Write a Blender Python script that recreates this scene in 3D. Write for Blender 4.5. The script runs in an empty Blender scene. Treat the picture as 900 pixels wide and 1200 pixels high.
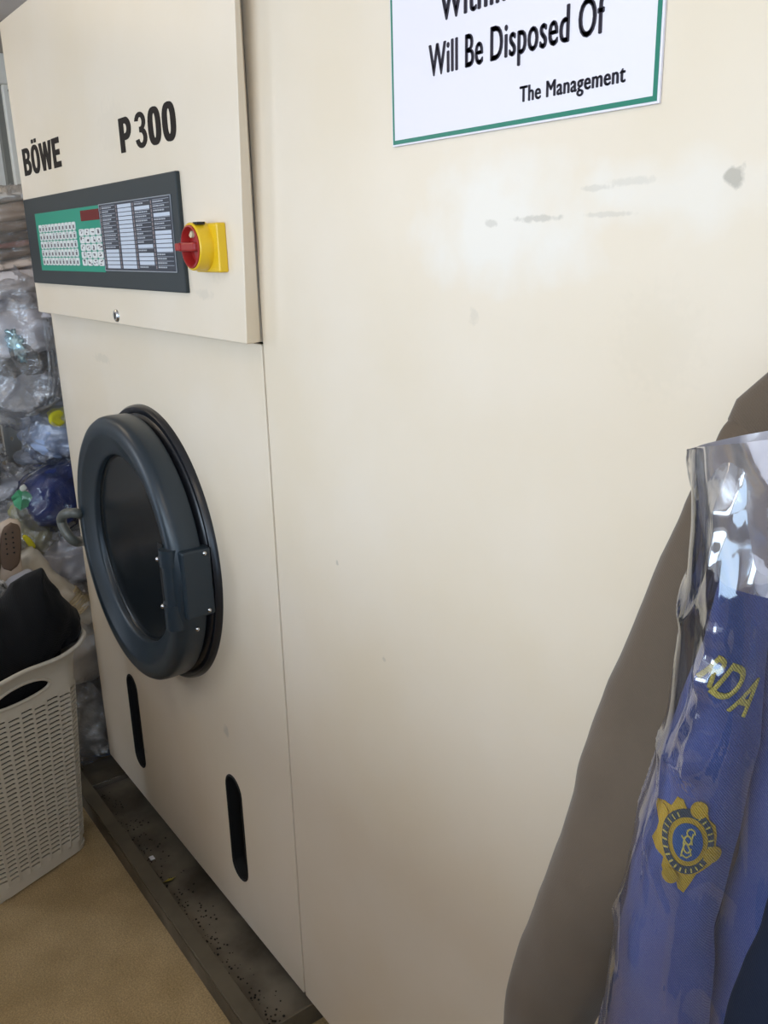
import bpy, bmesh, math, random
from mathutils import Vector, Matrix, noise
from mathutils.bvhtree import BVHTree
random.seed(7)
S = bpy.context.scene
C = S.collection
PI = math.pi

# ------------------------------------------------------------------ camera
FPX = 1029.0
dn = Vector((90, 3350, FPX)).normalized()
lx = Vector((-789, -295, FPX)).normalized()
Zc = -dn
Xc = -lx; Xc = (Xc - Xc.dot(Zc) * Zc).normalized()
Yc = Zc.cross(Xc)
CAM = Vector((0, -.70, 1.55))
def ray(u, v):
    d = Vector(((u - 450) / FPX, (v - 600) / FPX, 1))
    return Vector((Xc.dot(d), Yc.dot(d), Zc.dot(d)))
def onY(u, v, y): r = ray(u, v); return CAM + r * ((y - CAM.y) / r.y)
def onX(u, v, x): r = ray(u, v); return CAM + r * ((x - CAM.x) / r.x)
def onZ(u, v, z): r = ray(u, v); return CAM + r * ((z - CAM.z) / r.z)
cd = bpy.data.cameras.new('camera'); cam = bpy.data.objects.new('camera', cd); C.objects.link(cam)
right = Vector((Xc.x, Yc.x, Zc.x)); down = Vector((Xc.y, Yc.y, Zc.y)); fwd = Vector((Xc.z, Yc.z, Zc.z))
M = Matrix((right, -down, -fwd)).transposed().to_4x4(); M.translation = CAM
cam.matrix_world = M
cd.sensor_fit = 'HORIZONTAL'; cd.sensor_width = 36; cd.lens = 36 * FPX / 900; cd.clip_start = .02
S.camera = cam

# ------------------------------------------------------------------ materials
def mat(name, col, rough=.5, metal=0, bump=0, bscale=200, spec=.5, coat=0, var=0, vscale=6, col2=None, detail=4, sheen=0):
    m = bpy.data.materials.new(name); m.use_nodes = True
    nt = m.node_tree; b = nt.nodes['Principled BSDF']
    b.inputs['Base Color'].default_value = (*col, 1); b.inputs['Roughness'].default_value = rough
    b.inputs['Metallic'].default_value = metal; b.inputs['Specular IOR Level'].default_value = spec
    b.inputs['Coat Weight'].default_value = coat; b.inputs['Sheen Weight'].default_value = sheen
    tc = nt.nodes.new('ShaderNodeTexCoord')
    if var or col2:
        n = nt.nodes.new('ShaderNodeTexNoise'); n.inputs['Scale'].default_value = vscale; n.inputs['Detail'].default_value = detail
        nt.links.new(tc.outputs['Object'], n.inputs['Vector'])
        mx = nt.nodes.new('ShaderNodeMix'); mx.data_type = 'RGBA'
        c2 = col2 or tuple(c * (1 - var) for c in col)
        mx.inputs['A'].default_value = (*col, 1); mx.inputs['B'].default_value = (*c2, 1)
        mr = nt.nodes.new('ShaderNodeMapRange'); mr.inputs[1].default_value = .35; mr.inputs[2].default_value = .65
        nt.links.new(n.outputs['Fac'], mr.inputs[0]); nt.links.new(mr.outputs[0], mx.inputs['Factor'])
        nt.links.new(mx.outputs['Result'], b.inputs['Base Color'])
    if bump:
        n2 = nt.nodes.new('ShaderNodeTexNoise'); n2.inputs['Scale'].default_value = bscale; n2.inputs['Detail'].default_value = 3
        nt.links.new(tc.outputs['Object'], n2.inputs['Vector'])
        bp = nt.nodes.new('ShaderNodeBump'); bp.inputs['Strength'].default_value = bump; bp.inputs['Distance'].default_value = .002
        nt.links.new(n2.outputs['Fac'], bp.inputs['Height']); nt.links.new(bp.outputs['Normal'], b.inputs['Normal'])
    return m

def enamel(name, marks=False):
    m = mat(name, (.785, .684, .548), rough=.35, bump=.06, bscale=60, col2=(.755, .644, .488), vscale=3.5)
    nt = m.node_tree; b = nt.nodes['Principled BSDF']; L = nt.links.new
    geo = nt.nodes.new('ShaderNodeNewGeometry')
    def blob(cx, cz, rx, rz, nscale, thr, soft):
        mp = nt.nodes.new('ShaderNodeMapping'); mp.vector_type = 'POINT'
        mp.inputs['Location'].default_value = (-cx / rx, 0, -cz / rz); mp.inputs['Scale'].default_value = (1 / rx, 0, 1 / rz)
        L(geo.outputs['Position'], mp.inputs[0])
        ln = nt.nodes.new('ShaderNodeVectorMath'); ln.operation = 'LENGTH'; L(mp.outputs[0], ln.inputs[0])
        n = nt.nodes.new('ShaderNodeTexNoise'); n.inputs['Scale'].default_value = nscale; n.inputs['Detail'].default_value = 6
        L(geo.outputs['Position'], n.inputs['Vector'])
        a = nt.nodes.new('ShaderNodeMath'); a.operation = 'MULTIPLY_ADD'; a.inputs[1].default_value = 2.2; L(n.outputs['Fac'], a.inputs[0]); L(ln.outputs['Value'], a.inputs[2])
        mr = nt.nodes.new('ShaderNodeMapRange'); mr.inputs[1].default_value = thr; mr.inputs[2].default_value = thr + soft
        mr.inputs[3].default_value = 1; mr.inputs[4].default_value = 0; L(a.outputs[0], mr.inputs[0])
        return mr.outputs[0]
    src = b.inputs['Base Color'].links[0].from_socket
    def over(fac, col, k):
        nonlocal src
        mx = nt.nodes.new('ShaderNodeMix'); mx.data_type = 'RGBA'; mu = nt.nodes.new('ShaderNodeMath'); mu.operation = 'MULTIPLY'; mu.inputs[1].default_value = k
        L(fac, mu.inputs[0]); L(mu.outputs[0], mx.inputs['Factor']); L(src, mx.inputs['A']); mx.inputs['B'].default_value = (*col, 1); src = mx.outputs['Result']
    if marks:
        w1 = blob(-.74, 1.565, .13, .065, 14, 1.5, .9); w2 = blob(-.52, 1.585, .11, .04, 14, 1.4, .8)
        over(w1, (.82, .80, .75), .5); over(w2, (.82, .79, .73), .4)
        for (u, v, rx, rz, k) in ((630, 256, .035, .0035, .5), (575, 262, .012, .004, .4), (715, 251, .03, .003, .3), (862, 207, .009, .010, .8), (700, 220, .02, .003, .3), (740, 213, .03, .004, .25), (395, 660, .004, .005, .6), (555, 372, .008, .01, .2), (770, 400, .05, .05, .05), (450, 772, .004, .004, .4)):
            p = onY(u, v, 0)
            over(blob(p.x, p.z, rx, rz, 90, 1.75, .5), (.42, .38, .31), k)
    else:
        for (u, v, rx, rz, k, y) in ((170, 880, .02, .008, .3, 0), (265, 857, .012, .012, .5, 0), (120, 420, .05, .01, .25, 0), (250, 300, .04, .03, .22, -.035), (240, 345, .03, .008, .25, -.035), (130, 150, .06, .04, .08, -.035)):
            p = onY(u, v, y)
            over(blob(p.x, p.z, rx, rz, 60, 1.8, .6), (.45, .41, .33), k)
    L(src, b.inputs['Base Color'])
    return m

def film(name, tint=(1, 1, 1), haze=.12, gloss=.25, rough=.09, hazecol=(.75, .77, .82), bscale=25, bstr=.6, stretch=1, fk=1.2):
    m = bpy.data.materials.new(name); m.use_nodes = True; nt = m.node_tree; L = nt.links.new
    for n in list(nt.nodes): nt.nodes.remove(n)
    out = nt.nodes.new('ShaderNodeOutputMaterial')
    tr = nt.nodes.new('ShaderNodeBsdfTransparent'); tr.inputs[0].default_value = (*tint, 1)
    df = nt.nodes.new('ShaderNodeBsdfDiffuse'); df.inputs[0].default_value = (*hazecol, 1)
    gl = nt.nodes.new('ShaderNodeBsdfGlossy'); gl.inputs['Roughness'].default_value = rough; gl.inputs[0].default_value = (1, 1, 1, 1)
    tc = nt.nodes.new('ShaderNodeTexCoord'); n = nt.nodes.new('ShaderNodeTexNoise'); n.inputs['Scale'].default_value = bscale; n.inputs['Detail'].default_value = 5; n.inputs['Distortion'].default_value = .8
    mp = nt.nodes.new('ShaderNodeMapping'); mp.inputs['Scale'].default_value = (1, 1, stretch); L(tc.outputs['Object'], mp.inputs[0]); L(mp.outputs[0], n.inputs['Vector'])
    bp = nt.nodes.new('ShaderNodeBump'); bp.inputs['Strength'].default_value = bstr; bp.inputs['Distance'].default_value = .012; L(n.outputs['Fac'], bp.inputs['Height']); L(bp.outputs[0], gl.inputs['Normal'])
    m1 = nt.nodes.new('ShaderNodeMixShader'); m1.inputs[0].default_value = haze; L(tr.outputs[0], m1.inputs[1]); L(df.outputs[0], m1.inputs[2])
    fr = nt.nodes.new('ShaderNodeFresnel'); fr.inputs[0].default_value = 1.5; L(bp.outputs[0], fr.inputs['Normal'])
    k = nt.nodes.new('ShaderNodeMath'); k.operation = 'MULTIPLY_ADD'; k.inputs[1].default_value = fk; k.inputs[2].default_value = gloss * .3; L(fr.outputs[0], k.inputs[0]); k.use_clamp = True
    m2 = nt.nodes.new('ShaderNodeMixShader'); L(k.outputs[0], m2.inputs[0]); L(m1.outputs[0], m2.inputs[1]); L(gl.outputs[0], m2.inputs[2]); L(m2.outputs[0], out.inputs[0])
    return m

def weave(name, col, scale=900, strength=.5, rough=.85, var=.12, sheen=.2, diag=True):
    m = mat(name, col, rough=rough, var=var, vscale=9, sheen=sheen, spec=.25)
    nt = m.node_tree; b = nt.nodes['Principled BSDF']; L = nt.links.new
    tc = nt.nodes.new('ShaderNodeTexCoord')
    w = nt.nodes.new('ShaderNodeTexWave'); w.inputs['Scale'].default_value = scale / 6; w.inputs['Distortion'].default_value = .6; w.inputs['Detail'].default_value = 1
    w.bands_direction = 'DIAGONAL' if diag else 'Z'
    v = nt.nodes.new('ShaderNodeTexVoronoi'); v.inputs['Scale'].default_value = scale / 2
    L(tc.outputs['Object'], w.inputs['Vector']); L(tc.outputs['Object'], v.inputs['Vector'])
    a = nt.nodes.new('ShaderNodeMath'); a.operation = 'ADD'; L(w.outputs['Fac'], a.inputs[0]); L(v.outputs['Distance'], a.inputs[1])
    bp = nt.nodes.new('ShaderNodeBump'); bp.inputs['Strength'].default_value = strength; bp.inputs['Distance'].default_value = .0012
    L(a.outputs[0], bp.inputs['Height']); L(bp.outputs[0], b.inputs['Normal'])
    return m

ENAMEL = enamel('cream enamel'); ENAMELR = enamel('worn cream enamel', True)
HOUSE = mat('housing steel', (.05, .05, .048), .6)
DARK = mat('door slate plastic', (.017, .027, .036), .34, spec=.5, bump=.05, bscale=300)
DARK2 = mat('ring black rubber', (.012, .013, .016), .28)
GLASSD = mat('dark door glass', (.009, .012, .014), .24, spec=.35)
HANDLE = mat('handle olive grey', (.11, .115, .10), .32)
BLACK = mat('black recess', (.004, .004, .004), .7)
INK = mat('black brown lettering', (.014, .010, .008), .7, spec=.2)
PANEL = mat('panel slate', (.026, .034, .037), .5, spec=.35, bump=.05, bscale=400)
GREEN = mat('keypad green', (.0, .27, .17), .45)
KEY = mat('key white', (.72, .72, .70), .4); KEYMARK = mat('key mark', (.10, .08, .09), .5)
REDWIN = mat('display red', (.14, .012, .012), .5, spec=.2)
LEG = mat('legend navy', (.02, .028, .045), .4); LEGW = mat('legend white', (.55, .60, .68), .4); LEGT = mat('legend text', (.4, .42, .45), .5)
YEL = mat('switch yellow', (.78, .50, .015), .35); RED = mat('switch red', (.33, .018, .015), .35)
STEEL = mat('steel', (.6, .6, .6), .25, metal=1)
TRAY = mat('oily tray steel', (.06, .05, .035), .5, metal=.15, col2=(.19, .165, .125), vscale=7, detail=8, bump=.4, bscale=40)
TRIM = mat('tray flange', (.125, .105, .072), .45, metal=.15, var=.3, vscale=12)
CARPET = mat('carpet', (.46, .33, .165), .95, col2=(.37, .26, .12), vscale=9, detail=10, bump=.9, bscale=500, spec=.1, sheen=.2)
def carpet_fix(m):
    nt = m.node_tree; b = nt.nodes['Principled BSDF']; L = nt.links.new
    tc = nt.nodes.new('ShaderNodeTexCoord'); n = nt.nodes.new('ShaderNodeTexNoise'); n.inputs['Scale'].default_value = 260; n.inputs['Detail'].default_value = 3
    L(tc.outputs['Object'], n.inputs['Vector'])
    mx = nt.nodes.new('ShaderNodeMix'); mx.data_type = 'RGBA'; mx.blend_type = 'OVERLAY'; mx.inputs['Factor'].default_value = .7
    L(b.inputs['Base Color'].links[0].from_socket, mx.inputs['A']); L(n.outputs['Fac'], mx.inputs['B']); L(mx.outputs['Result'], b.inputs['Base Color'])
carpet_fix(CARPET)
WALLP = mat('wall paint', (.62, .55, .45), .8, var=.05); CEIL = mat('ceiling paint', (.90, .85, .84), .9)
WALLB = mat('brown wall', (.40, .34, .27), .85, var=.05)
FRAME = mat('white window frame', (.86, .85, .78), .4, var=.08); GASKET = mat('grey gasket', (.20, .20, .18), .5)
SIGNW = mat('sign card', (.80, .76, .80), .45); SIGNG = mat('sign green', (.01, .19, .12), .4); SIGNK = mat('sign ink', (.02, .015, .03), .5)
BASK = mat('basket plastic', (.62, .57, .47), .45, bump=.1, bscale=90)
CLEAR = film('clear dry cleaning film', haze=.13, gloss=.34, rough=.05, fk=.8, bscale=42, bstr=.8, hazecol=(.92, .91, .94))
CLEARW = film('clear wrap over warm cloth', haze=.10, gloss=.22, rough=.07, fk=.8, hazecol=(.95, .85, .75), bscale=40, bstr=.7)
CLEARN = film('clear wrap over dark cloth', haze=.015, gloss=.06, rough=.08, fk=.8, bscale=14, bstr=.8)
CLEARL = film('clear garment film', haze=.03, gloss=.50, rough=.07, bscale=9, bstr=.35, stretch=.25, fk=.8)
MILKY = film('milky film', haze=.74, gloss=.3, rough=.22, hazecol=(.60, .58, .63), bscale=8, bstr=.3, fk=.7)

# ------------------------------------------------------------------ helpers
def tag(o, label=None, cat=None, group=None, kind=None):
    if label: o['label'] = label
    if cat: o['category'] = cat
    if group: o['group'] = group
    if kind: o['kind'] = kind
    return o
def empty(name, loc=(0, 0, 0)):
    o = bpy.data.objects.new(name, None); C.objects.link(o); o.location = loc; o.empty_display_size = .05; return o
def link(name, me, m, parent=None, smooth=False):
    me.materials.clear()
    me.materials.append(m)
    o = bpy.data.objects.new(name, me); C.objects.link(o)
    if parent:
        o.parent = parent
        off = Vector(); p = parent
        while p: off += p.location; p = p.parent
        o.location = -off          # mesh data is in world coordinates
    if smooth:
        for f in me.polygons: f.use_smooth = True
    return o
def obj(name, bm, m, parent=None, smooth=False, angle=None):
    me = bpy.data.meshes.new(name); bmesh.ops.recalc_face_normals(bm, faces=bm.faces); bm.to_mesh(me); bm.free()
    o = link(name, me, m, parent, smooth)
    if angle: me.set_sharp_from_angle(angle=angle)
    return o
def box(bm, a, b, bev=0, seg=2):
    a = Vector(a); b = Vector(b); g = bmesh.ops.create_cube(bm, size=1)
    for v in g['verts']: v.co = Vector(((a.x + b.x) / 2 + v.co.x * (b.x - a.x), (a.y + b.y) / 2 + v.co.y * (b.y - a.y), (a.z + b.z) / 2 + v.co.z * (b.z - a.z)))
    if bev:
        es = list({e for v in g['verts'] for e in v.link_edges})
        bmesh.ops.bevel(bm, geom=es, offset=bev, segments=seg, affect='EDGES', profile=.5)
def boxo(name, a, b, m, parent=None, bev=0, seg=2):
    bm = bmesh.new(); box(bm, a, b, bev, seg); return obj(name, bm, m, parent)
def tube(bm, pts, r, n=10, closed=False, cap=True):
    pts = [Vector(p) for p in pts]; rings = []; N = len(pts); up = None
    for i, p in enumerate(pts):
        if closed: t = pts[(i + 1) % N] - pts[i - 1]
        else: t = pts[min(i + 1, N - 1)] - pts[max(i - 1, 0)]
        t.normalize()
        if up is None: up = Vector((0, 0, 1)) if abs(t.z) < .9 else Vector((1, 0, 0))
        s = t.cross(up).normalized(); up = s.cross(t).normalized()
        rr = r[i] if isinstance(r, (list, tuple)) else r
        rings.append([bm.verts.new(p + (s * math.cos(2 * PI * k / n) + up * math.sin(2 * PI * k / n)) * rr) for k in range(n)])
    for i in range(N if closed else N - 1):
        a = rings[i]; b = rings[(i + 1) % N]
        for k in range(n): bm.faces.new((a[k], a[(k + 1) % n], b[(k + 1) % n], b[k]))
    if cap and not closed: bm.faces.new(rings[0][::-1]); bm.faces.new(rings[-1])
def lathe(bm, c, prof, n=96):      # prof of (r, y); axis along Y through c
    rings = []
    for r, y in prof:
        if r < 1e-5: rings.append([bm.verts.new((c[0], y, c[1]))])
        else: rings.append([bm.verts.new((c[0] + r * math.cos(2 * PI * k / n), y, c[1] + r * math.sin(2 * PI * k / n))) for k in range(n)])
    for a, b in zip(rings, rings[1:]):
        for k in range(n):
            q = [a[k % len(a)], a[(k + 1) % n] if len(a) > 1 else None, b[(k + 1) % n] if len(b) > 1 else None, b[k % len(b)]]
            q = [v for v in q if v is not None]
            if len(set(q)) >= 3: bm.faces.new(q)
def spline_mesh(name, loops, depth, bev=0, res=2, fat=0):
    """filled 2D outline (first loop) with holes (others) extruded; local XY plane, centred thickness"""
    cu = bpy.data.curves.new(name, 'CURVE'); cu.dimensions = '2D'; cu.fill_mode = 'BOTH'
    for lp in loops:
        sp = cu.splines.new('POLY'); sp.points.add(len(lp) - 1); sp.use_cyclic_u = True
        for p, q in zip(sp.points, lp): p.co = (q[0], q[1], 0, 1)
    cu.extrude = depth / 2; cu.bevel_depth = bev; cu.bevel_resolution = res
    if fat: cu.offset = fat
    if bev: cu.offset = -bev; cu.extrude = max(depth / 2 - bev, 0)
    o = bpy.data.objects.new(name, cu); C.objects.link(o)
    bpy.context.view_layer.update(); dg = bpy.context.evaluated_depsgraph_get()
    me = bpy.data.meshes.new_from_object(o.evaluated_get(dg)); bpy.data.objects.remove(o); bpy.data.curves.remove(cu)
    return me
def text_mesh(txt, size=1, offset=0, depth=0, sp=1):
    cu = bpy.data.curves.new('lettering', 'FONT'); cu.body = txt; cu.size = size; cu.offset = offset; cu.extrude = depth; cu.space_character = sp; cu.resolution_u = 4
    o = bpy.data.objects.new('lettering', cu); C.objects.link(o)
    bpy.context.view_layer.update(); dg = bpy.context.evaluated_depsgraph_get()
    me = bpy.data.meshes.new_from_object(o.evaluated_get(dg)); bpy.data.objects.remove(o); bpy.data.curves.remove(cu)
    return me
def fit(me, x0, x1, z0, z1, y):    # map local XY mesh to world XZ rectangle at depth y
    xs = [v.co.x for v in me.vertices]; ys = [v.co.y for v in me.vertices]
    ax, bx, ay, by = min(xs), max(xs), min(ys), max(ys)
    for v in me.vertices:
        v.co = Vector((x0 + (v.co.x - ax) / (bx - ax) * (x1 - x0), y - v.co.z, z0 + (v.co.y - ay) / (by - ay) * (z1 - z0)))
def flat(me, y):                   # local (x, y, z) -> world (x, y - z, y)
    for v in me.vertices: v.co = Vector((v.co.x, y - v.co.z, v.co.y))
def rrect(x0, z0, x1, z1, r, n=6):
    out = []
    for cx, cz, a0 in ((x1 - r, z1 - r, 0), (x0 + r, z1 - r, 90), (x0 + r, z0 + r, 180), (x1 - r, z0 + r, 270)):
        for k in range(n + 1):
            a = math.radians(a0 + 90 * k / n); out.append((cx + r * math.cos(a), cz + r * math.sin(a)))
    return out
def join_boxes(name, lst, m, parent=None, bev=0):
    bm = bmesh.new()
    for a, b in lst: box(bm, a, b, bev)
    return obj(name, bm, m, parent)
def fbm(p, s, o=3): return noise.fractal(Vector(p) * s, 1.0, 2.0, o)
def ridge(p, s): return 1 - abs(noise.noise(Vector(p) * s)) * 2

# ------------------------------------------------------------------ the room
XL, XR, YF, YB, H = -3.6, 2.2, -3.2, 1.0, 2.335
def struct(name, a, b, m, parent=None): o = boxo(name, a, b, m, parent); tag(o, kind='structure'); return o
tag(struct('floor', (XL - .1, YF - .1, -.05), (XR + .1, YB + .1, 0), CARPET), 'beige carpet floor')
struct('ceiling', (XL - .1, YF - .1, H), (XR + .1, YB + .1, H + .05), CEIL)
struct('wall_back', (XL, YB, 0), (XR, YB + .1, H), WALLP)
def wall_with_hole(name, plane, fixed, a0, a1, h0, h1, z0, z1, m, t=.1):
    L_ = []
    def mk(p0, p1, q0, q1):
        if plane == 'X': L_.append(((fixed, p0, q0), (fixed + t, p1, q1)))
        else: L_.append(((p0, fixed, q0), (p1, fixed + t, q1)))
    mk(a0, h0, 0, H); mk(h1, a1, 0, H); mk(h0, h1, 0, z0); mk(h0, h1, z1, H)
    tag(join_boxes(name, L_, m), kind='structure')
WY0, WY1, WZ0, WZ1 = -.75, .55, 1.0, 2.225
bm = bmesh.new()
for a, b in (((XL - .1, YF, 0), (XL, -3.1, H)), ((XL - .1, -3.1, 0), (XL, -1.9, .06)), ((XL - .1, -3.1, 2.15), (XL, -1.9, H)), ((XL - .1, -1.9, 0), (XL, WY0, H)),
             ((XL - .1, WY0, 0), (XL, WY1, WZ0)), ((XL - .1, WY0, WZ1), (XL, WY1, H)), ((XL - .1, WY1, 0), (XL, YB, H))): box(bm, a, b)
tag(obj('wall_left', bm, WALLB), kind='structure')
wall_with_hole('wall_front', 'Y', YF - .1, XL, XR, -1.6, 1.9, 1.0, 2.15, WALLP)
wall_with_hole('wall_right', 'X', XR, YF, YB, -2.9, -.9, .10, 2.15, WALLP)
# left window seen past the machine: frame bars, gasket and pale pane
w = empty('window_1', (XL, (WY0 + WY1) / 2, WZ0)); tag(w, 'white framed window with a grey seal, in the brown wall left of the machine', kind='structure')
PANE = mat('obscure pane', (.80, .80, .76), .3, var=.06)
fr = onX(30, 228, XL + .03).y
join_boxes('window_frame', [((XL - .06, WY0, WZ1 - .10), (XL + .035, WY1, WZ1)), ((XL - .06, WY0, WZ0), (XL + .03, WY1, WZ0 + .07)), ((XL - .06, WY0, WZ0), (XL + .03, WY0 + .08, WZ1)), ((XL - .06, WY1 - .08, WZ0), (XL + .03, WY1, WZ1)),
            ((XL - .06, .256, WZ0), (XL + .03, .36, WZ1 - .1))], FRAME, w, .006)
boxo('gasket', (XL - .05, .236, WZ0), (XL + .012, .257, WZ1 - .1), GASKET, w)
boxo('pane', (XL - .03, WY0 + .01, WZ0 + .01), (XL - .022, WY1 - .01, WZ1 - .01), PANE, w)
bm = bmesh.new()
for vv in (98, 106):
    p = onX(10.5, vv, XL + .036); bmesh.ops.create_icosphere(bm, subdivisions=1, radius=.006, matrix=Matrix.Translation(p))
obj('screw', bm, GASKET, w)

# ------------------------------------------------------------------ the dry cleaning machine
mc = empty('dry_cleaning_machine', (-1.4, .4, .015))
tag(mc, 'large cream enamelled dry cleaning machine with round dark door and control panel', 'dry cleaning machine')
XA, XS, XB = -2.447, -1.293, .30        # left edge, seam, right end
ZB, ZT = .055, 2.075
boxo('housing', (XA + .004, .12, ZB), (XB - .004, .86, ZT), HOUSE, mc)
bm = bmesh.new(); box(bm, (XA, .012, ZB), (XA + .004, .86, ZT)); obj('side_panel', bm, ENAMEL, mc)
for x in (-2.35, -1.38, -.6, .2):
    for y in (.16, .8): boxo('foot', (x - .03, y - .03, .0152 if x < -1.25 else .0), (x + .03, y + .03, ZB + .002), HOUSE, mc, .004)
# lower panel with the two hand slots
def cap(cx, z0, z1, hw, n=12):
    out = [(cx + hw * math.cos(PI * k / n), z1 - hw + hw * math.sin(PI * k / n)) for k in range(n + 1)]
    return out + [(cx - hw * math.cos(PI * k / n), z0 + hw - hw * math.sin(PI * k / n)) for k in range(n + 1)]
slots = [(-2.157, .160, .443, .036), (-1.556, .173, .441, .036)]
me = spline_mesh('lower_panel', [rrect(XA, ZB, XS - .0025, 1.395, .004)] + [cap(*s)[::-1] for s in slots], .006, .001)
flat(me, .003); lp = link('lower_panel', me, ENAMEL, mc)
for s in slots:
    out = cap(s[0], s[1] + .001, s[2] - .001, s[3] - .001)
    bm = bmesh.new(); tube(bm, [(x, .0, z) for x, z in out], .003, 6, closed=True)
    N = len(out); r1 = [bm.verts.new((x, 0, z)) for x, z in out]; r2 = [bm.verts.new((x, .10, z)) for x, z in out]
    for k in range(N): bm.faces.new((r1[k], r1[(k + 1) % N], r2[(k + 1) % N], r2[k]))
    bm.faces.new(r2)
    st = obj('slot_liner', bm, BLACK, mc); st['label'] = 'black liner of an oblong hand slot'
bm = bmesh.new(); p0 = onY(272, 975, .06); p1 = onY(300, 1032, .06); tube(bm, [p0, p1], .011, 10); obj('pipe', bm, mat('grey pipe', (.35, .34, .30), .4), mc, True)
# right hand panel
me = spline_mesh('front_panel', [rrect(XS + .0025, ZB, XB, ZT, .004)], .022, .0025)
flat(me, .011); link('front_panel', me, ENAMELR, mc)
# control cabinet box standing proud of the lower panel
cabx0, cabx1, cabz0 = -2.43, -1.2775, 1.399
cab = empty('control_cabinet', (-1.85, 0, cabz0)); cab.parent = mc; cab.location = Vector((-1.85, 0, cabz0)) - mc.location
bm = bmesh.new(); box(bm, (cabx0, -.036, cabz0), (cabx1, -.0008, ZT))
for v in bm.verts:
    if v.co.x > -1.5: v.co.x = (-1.225 if v.co.y < -.02 else -1.283) if v.co.z > 2 else (-1.2775 if v.co.y < -.02 else -1.2925)
boxo('cabinet_back', (cabx0, -.001, cabz0), (XS - .003, .118, ZT), ENAMEL, cab)
bmesh.ops.bevel(bm, geom=list(bm.edges), offset=.003, segments=3, affect='EDGES', profile=.5)
obj('cabinet_shell', bm, ENAMEL, cab)
# lettering made of outlines
def letter_B():
    o = [(0, 0), (.36, 0)] + [(.36 + .27 * math.sin(a), .275 - .275 * math.cos(a)) for a in [PI * k / 10 for k in range(1, 10)]] + [(.40, .53)] + \
        [(.34 + .24 * math.sin(a), .765 - .235 * math.cos(a)) for a in [PI * k / 10 for k in range(1, 10)]] + [(.34, 1), (0, 1)]
    h1 = [(.19, .15), (.32, .15)] + [(.32 + .12 * math.sin(a), .29 - .14 * math.cos(a)) for a in [PI * k / 8 for k in range(1, 8)]] + [(.32, .43), (.19, .43)]
    h2 = [(.19, .60), (.30, .60)] + [(.30 + .11 * math.sin(a), .725 - .125 * math.cos(a)) for a in [PI * k / 8 for k in range(1, 8)]] + [(.30, .85), (.19, .85)]
    return [o, h1, h2], .63
def oval(w, z0, z1, x0=0, n=28, p=2.4):
    out = []
    for k in range(n):
        a = 2 * PI * k / n; c, s = math.cos(a), math.sin(a)
        out.append((x0 + w / 2 + w / 2 * math.copysign(abs(c) ** (2 / p), c), (z0 + z1) / 2 + (z1 - z0) / 2 * math.copysign(abs(s) ** (2 / p), s)))
    return out
def letter_O(): return [oval(.64, -.02, 1.02), oval(.26, .15, .87, .19)], .64
def letter_W():
    return [[(.17, 0), (.36, 0), (.46, .62), (.56, 0), (.75, 0), (.92, 1), (.73, 1), (.65, .40), (.55, 1), (.37, 1), (.27, .40), (.19, 1), (0, 1)]], .92
def letter_E(): return [[(0, 0), (.52, 0), (.52, .17), (.19, .17), (.19, .43), (.48, .43), (.48, .59), (.19, .59), (.19, .83), (.51, .83), (.51, 1), (0, 1)]], .52
def letter_P():
    o = [(0, 0), (.21, 0), (.21, .36), (.32, .36)] + [(.32 + .27 * math.sin(a), .685 - .325 * math.cos(a)) for a in [PI * k / 12 for k in range(1, 12)]] + [(.32, 1), (0, 1)]
    h = [(.21, .53), (.29, .53)] + [(.29 + .11 * math.sin(a), .69 - .16 * math.cos(a)) for a in [PI * k / 8 for k in range(1, 8)]] + [(.29, .85), (.21, .85)]
    return [o, h], .58
def letter_0(): return [oval(.56, -.02, 1.02, p=2.6), oval(.17, .15, .87, .195, p=2.6)], .56
def letter_3():
    o = []
    def arc(cx, cy, rx, ry, a0, a1, n=12):
        for k in range(n + 1):
            a = math.radians(a0 + (a1 - a0) * k / n); o.append((cx + rx * math.cos(a), cy + ry * math.sin(a)))
    arc(.27, .74, .26, .28, 170, -55)             # outer upper bowl
    arc(.28, .28, .28, .30, 50, -172)             # outer lower bowl
    o.append((.17, .26)); arc(.28, .28, .11, .15, 190, 440, 10)
    o += [(.22, .44), (.22, .60)]; arc(.27, .735, .10, .14, -80, 165, 10); o.append((.19, .77))
    return [o], .56
def word(name, glyphs, x0, x1, z0, z1, y, gap, extra=None):
    total = sum(g[1] for g in glyphs) + sum(gap[:len(glyphs) - 1]); sx = (x1 - x0) / total; sz = z1 - z0; cur = 0
    bm = bmesh.new()
    for i, (loops, wd) in enumerate(glyphs):
        me = spline_mesh('g', [[(x0 + (cur + px) * sx, z0 + pz * sz) for px, pz in lp] for lp in loops], .0012, fat=(0 if len(loops) == 1 and len(loops[0]) > 40 else .0004 if wd > .9 else .0009) if i or wd < .6 or wd > .6 and len(loops) == 3 else 0)
        flat(me, y); bm.from_mesh(me); bpy.data.meshes.remove(me)
        if extra and i in extra:
            for px in extra[i]: box(bm, (x0 + (cur + px) * sx, y - .0006, z0 + 1.10 * sz), (x0 + (cur + px + .15) * sx, y + .0006, z0 + 1.24 * sz))
        cur += wd + (gap[i] if i < len(gap) else 0)
    return obj(name, bm, INK, cab)
YP = -.0366
b0 = onY(30, 206, -.036); b1 = onY(73, 198, -.036); b2 = onY(70, 160, -.036)
g = word('lettering', [letter_B(), letter_O(), letter_W(), letter_E()], b0.x, b1.x, b0.z, b2.z, YP, [.08, .05, .08], {1: (.14, .37)}); g['label'] = 'black maker name lettering BÖWE'
b0 = onY(143, 179, -.036); b1 = onY(208, 165, -.036); b2 = onY(206, 117, -.036)
g = word('lettering', [letter_P(), letter_3(), letter_0(), letter_0()], b0.x, b1.x, b0.z, b2.z, YP, [.22, .10, .10]); g['label'] = 'black model lettering P300'
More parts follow.
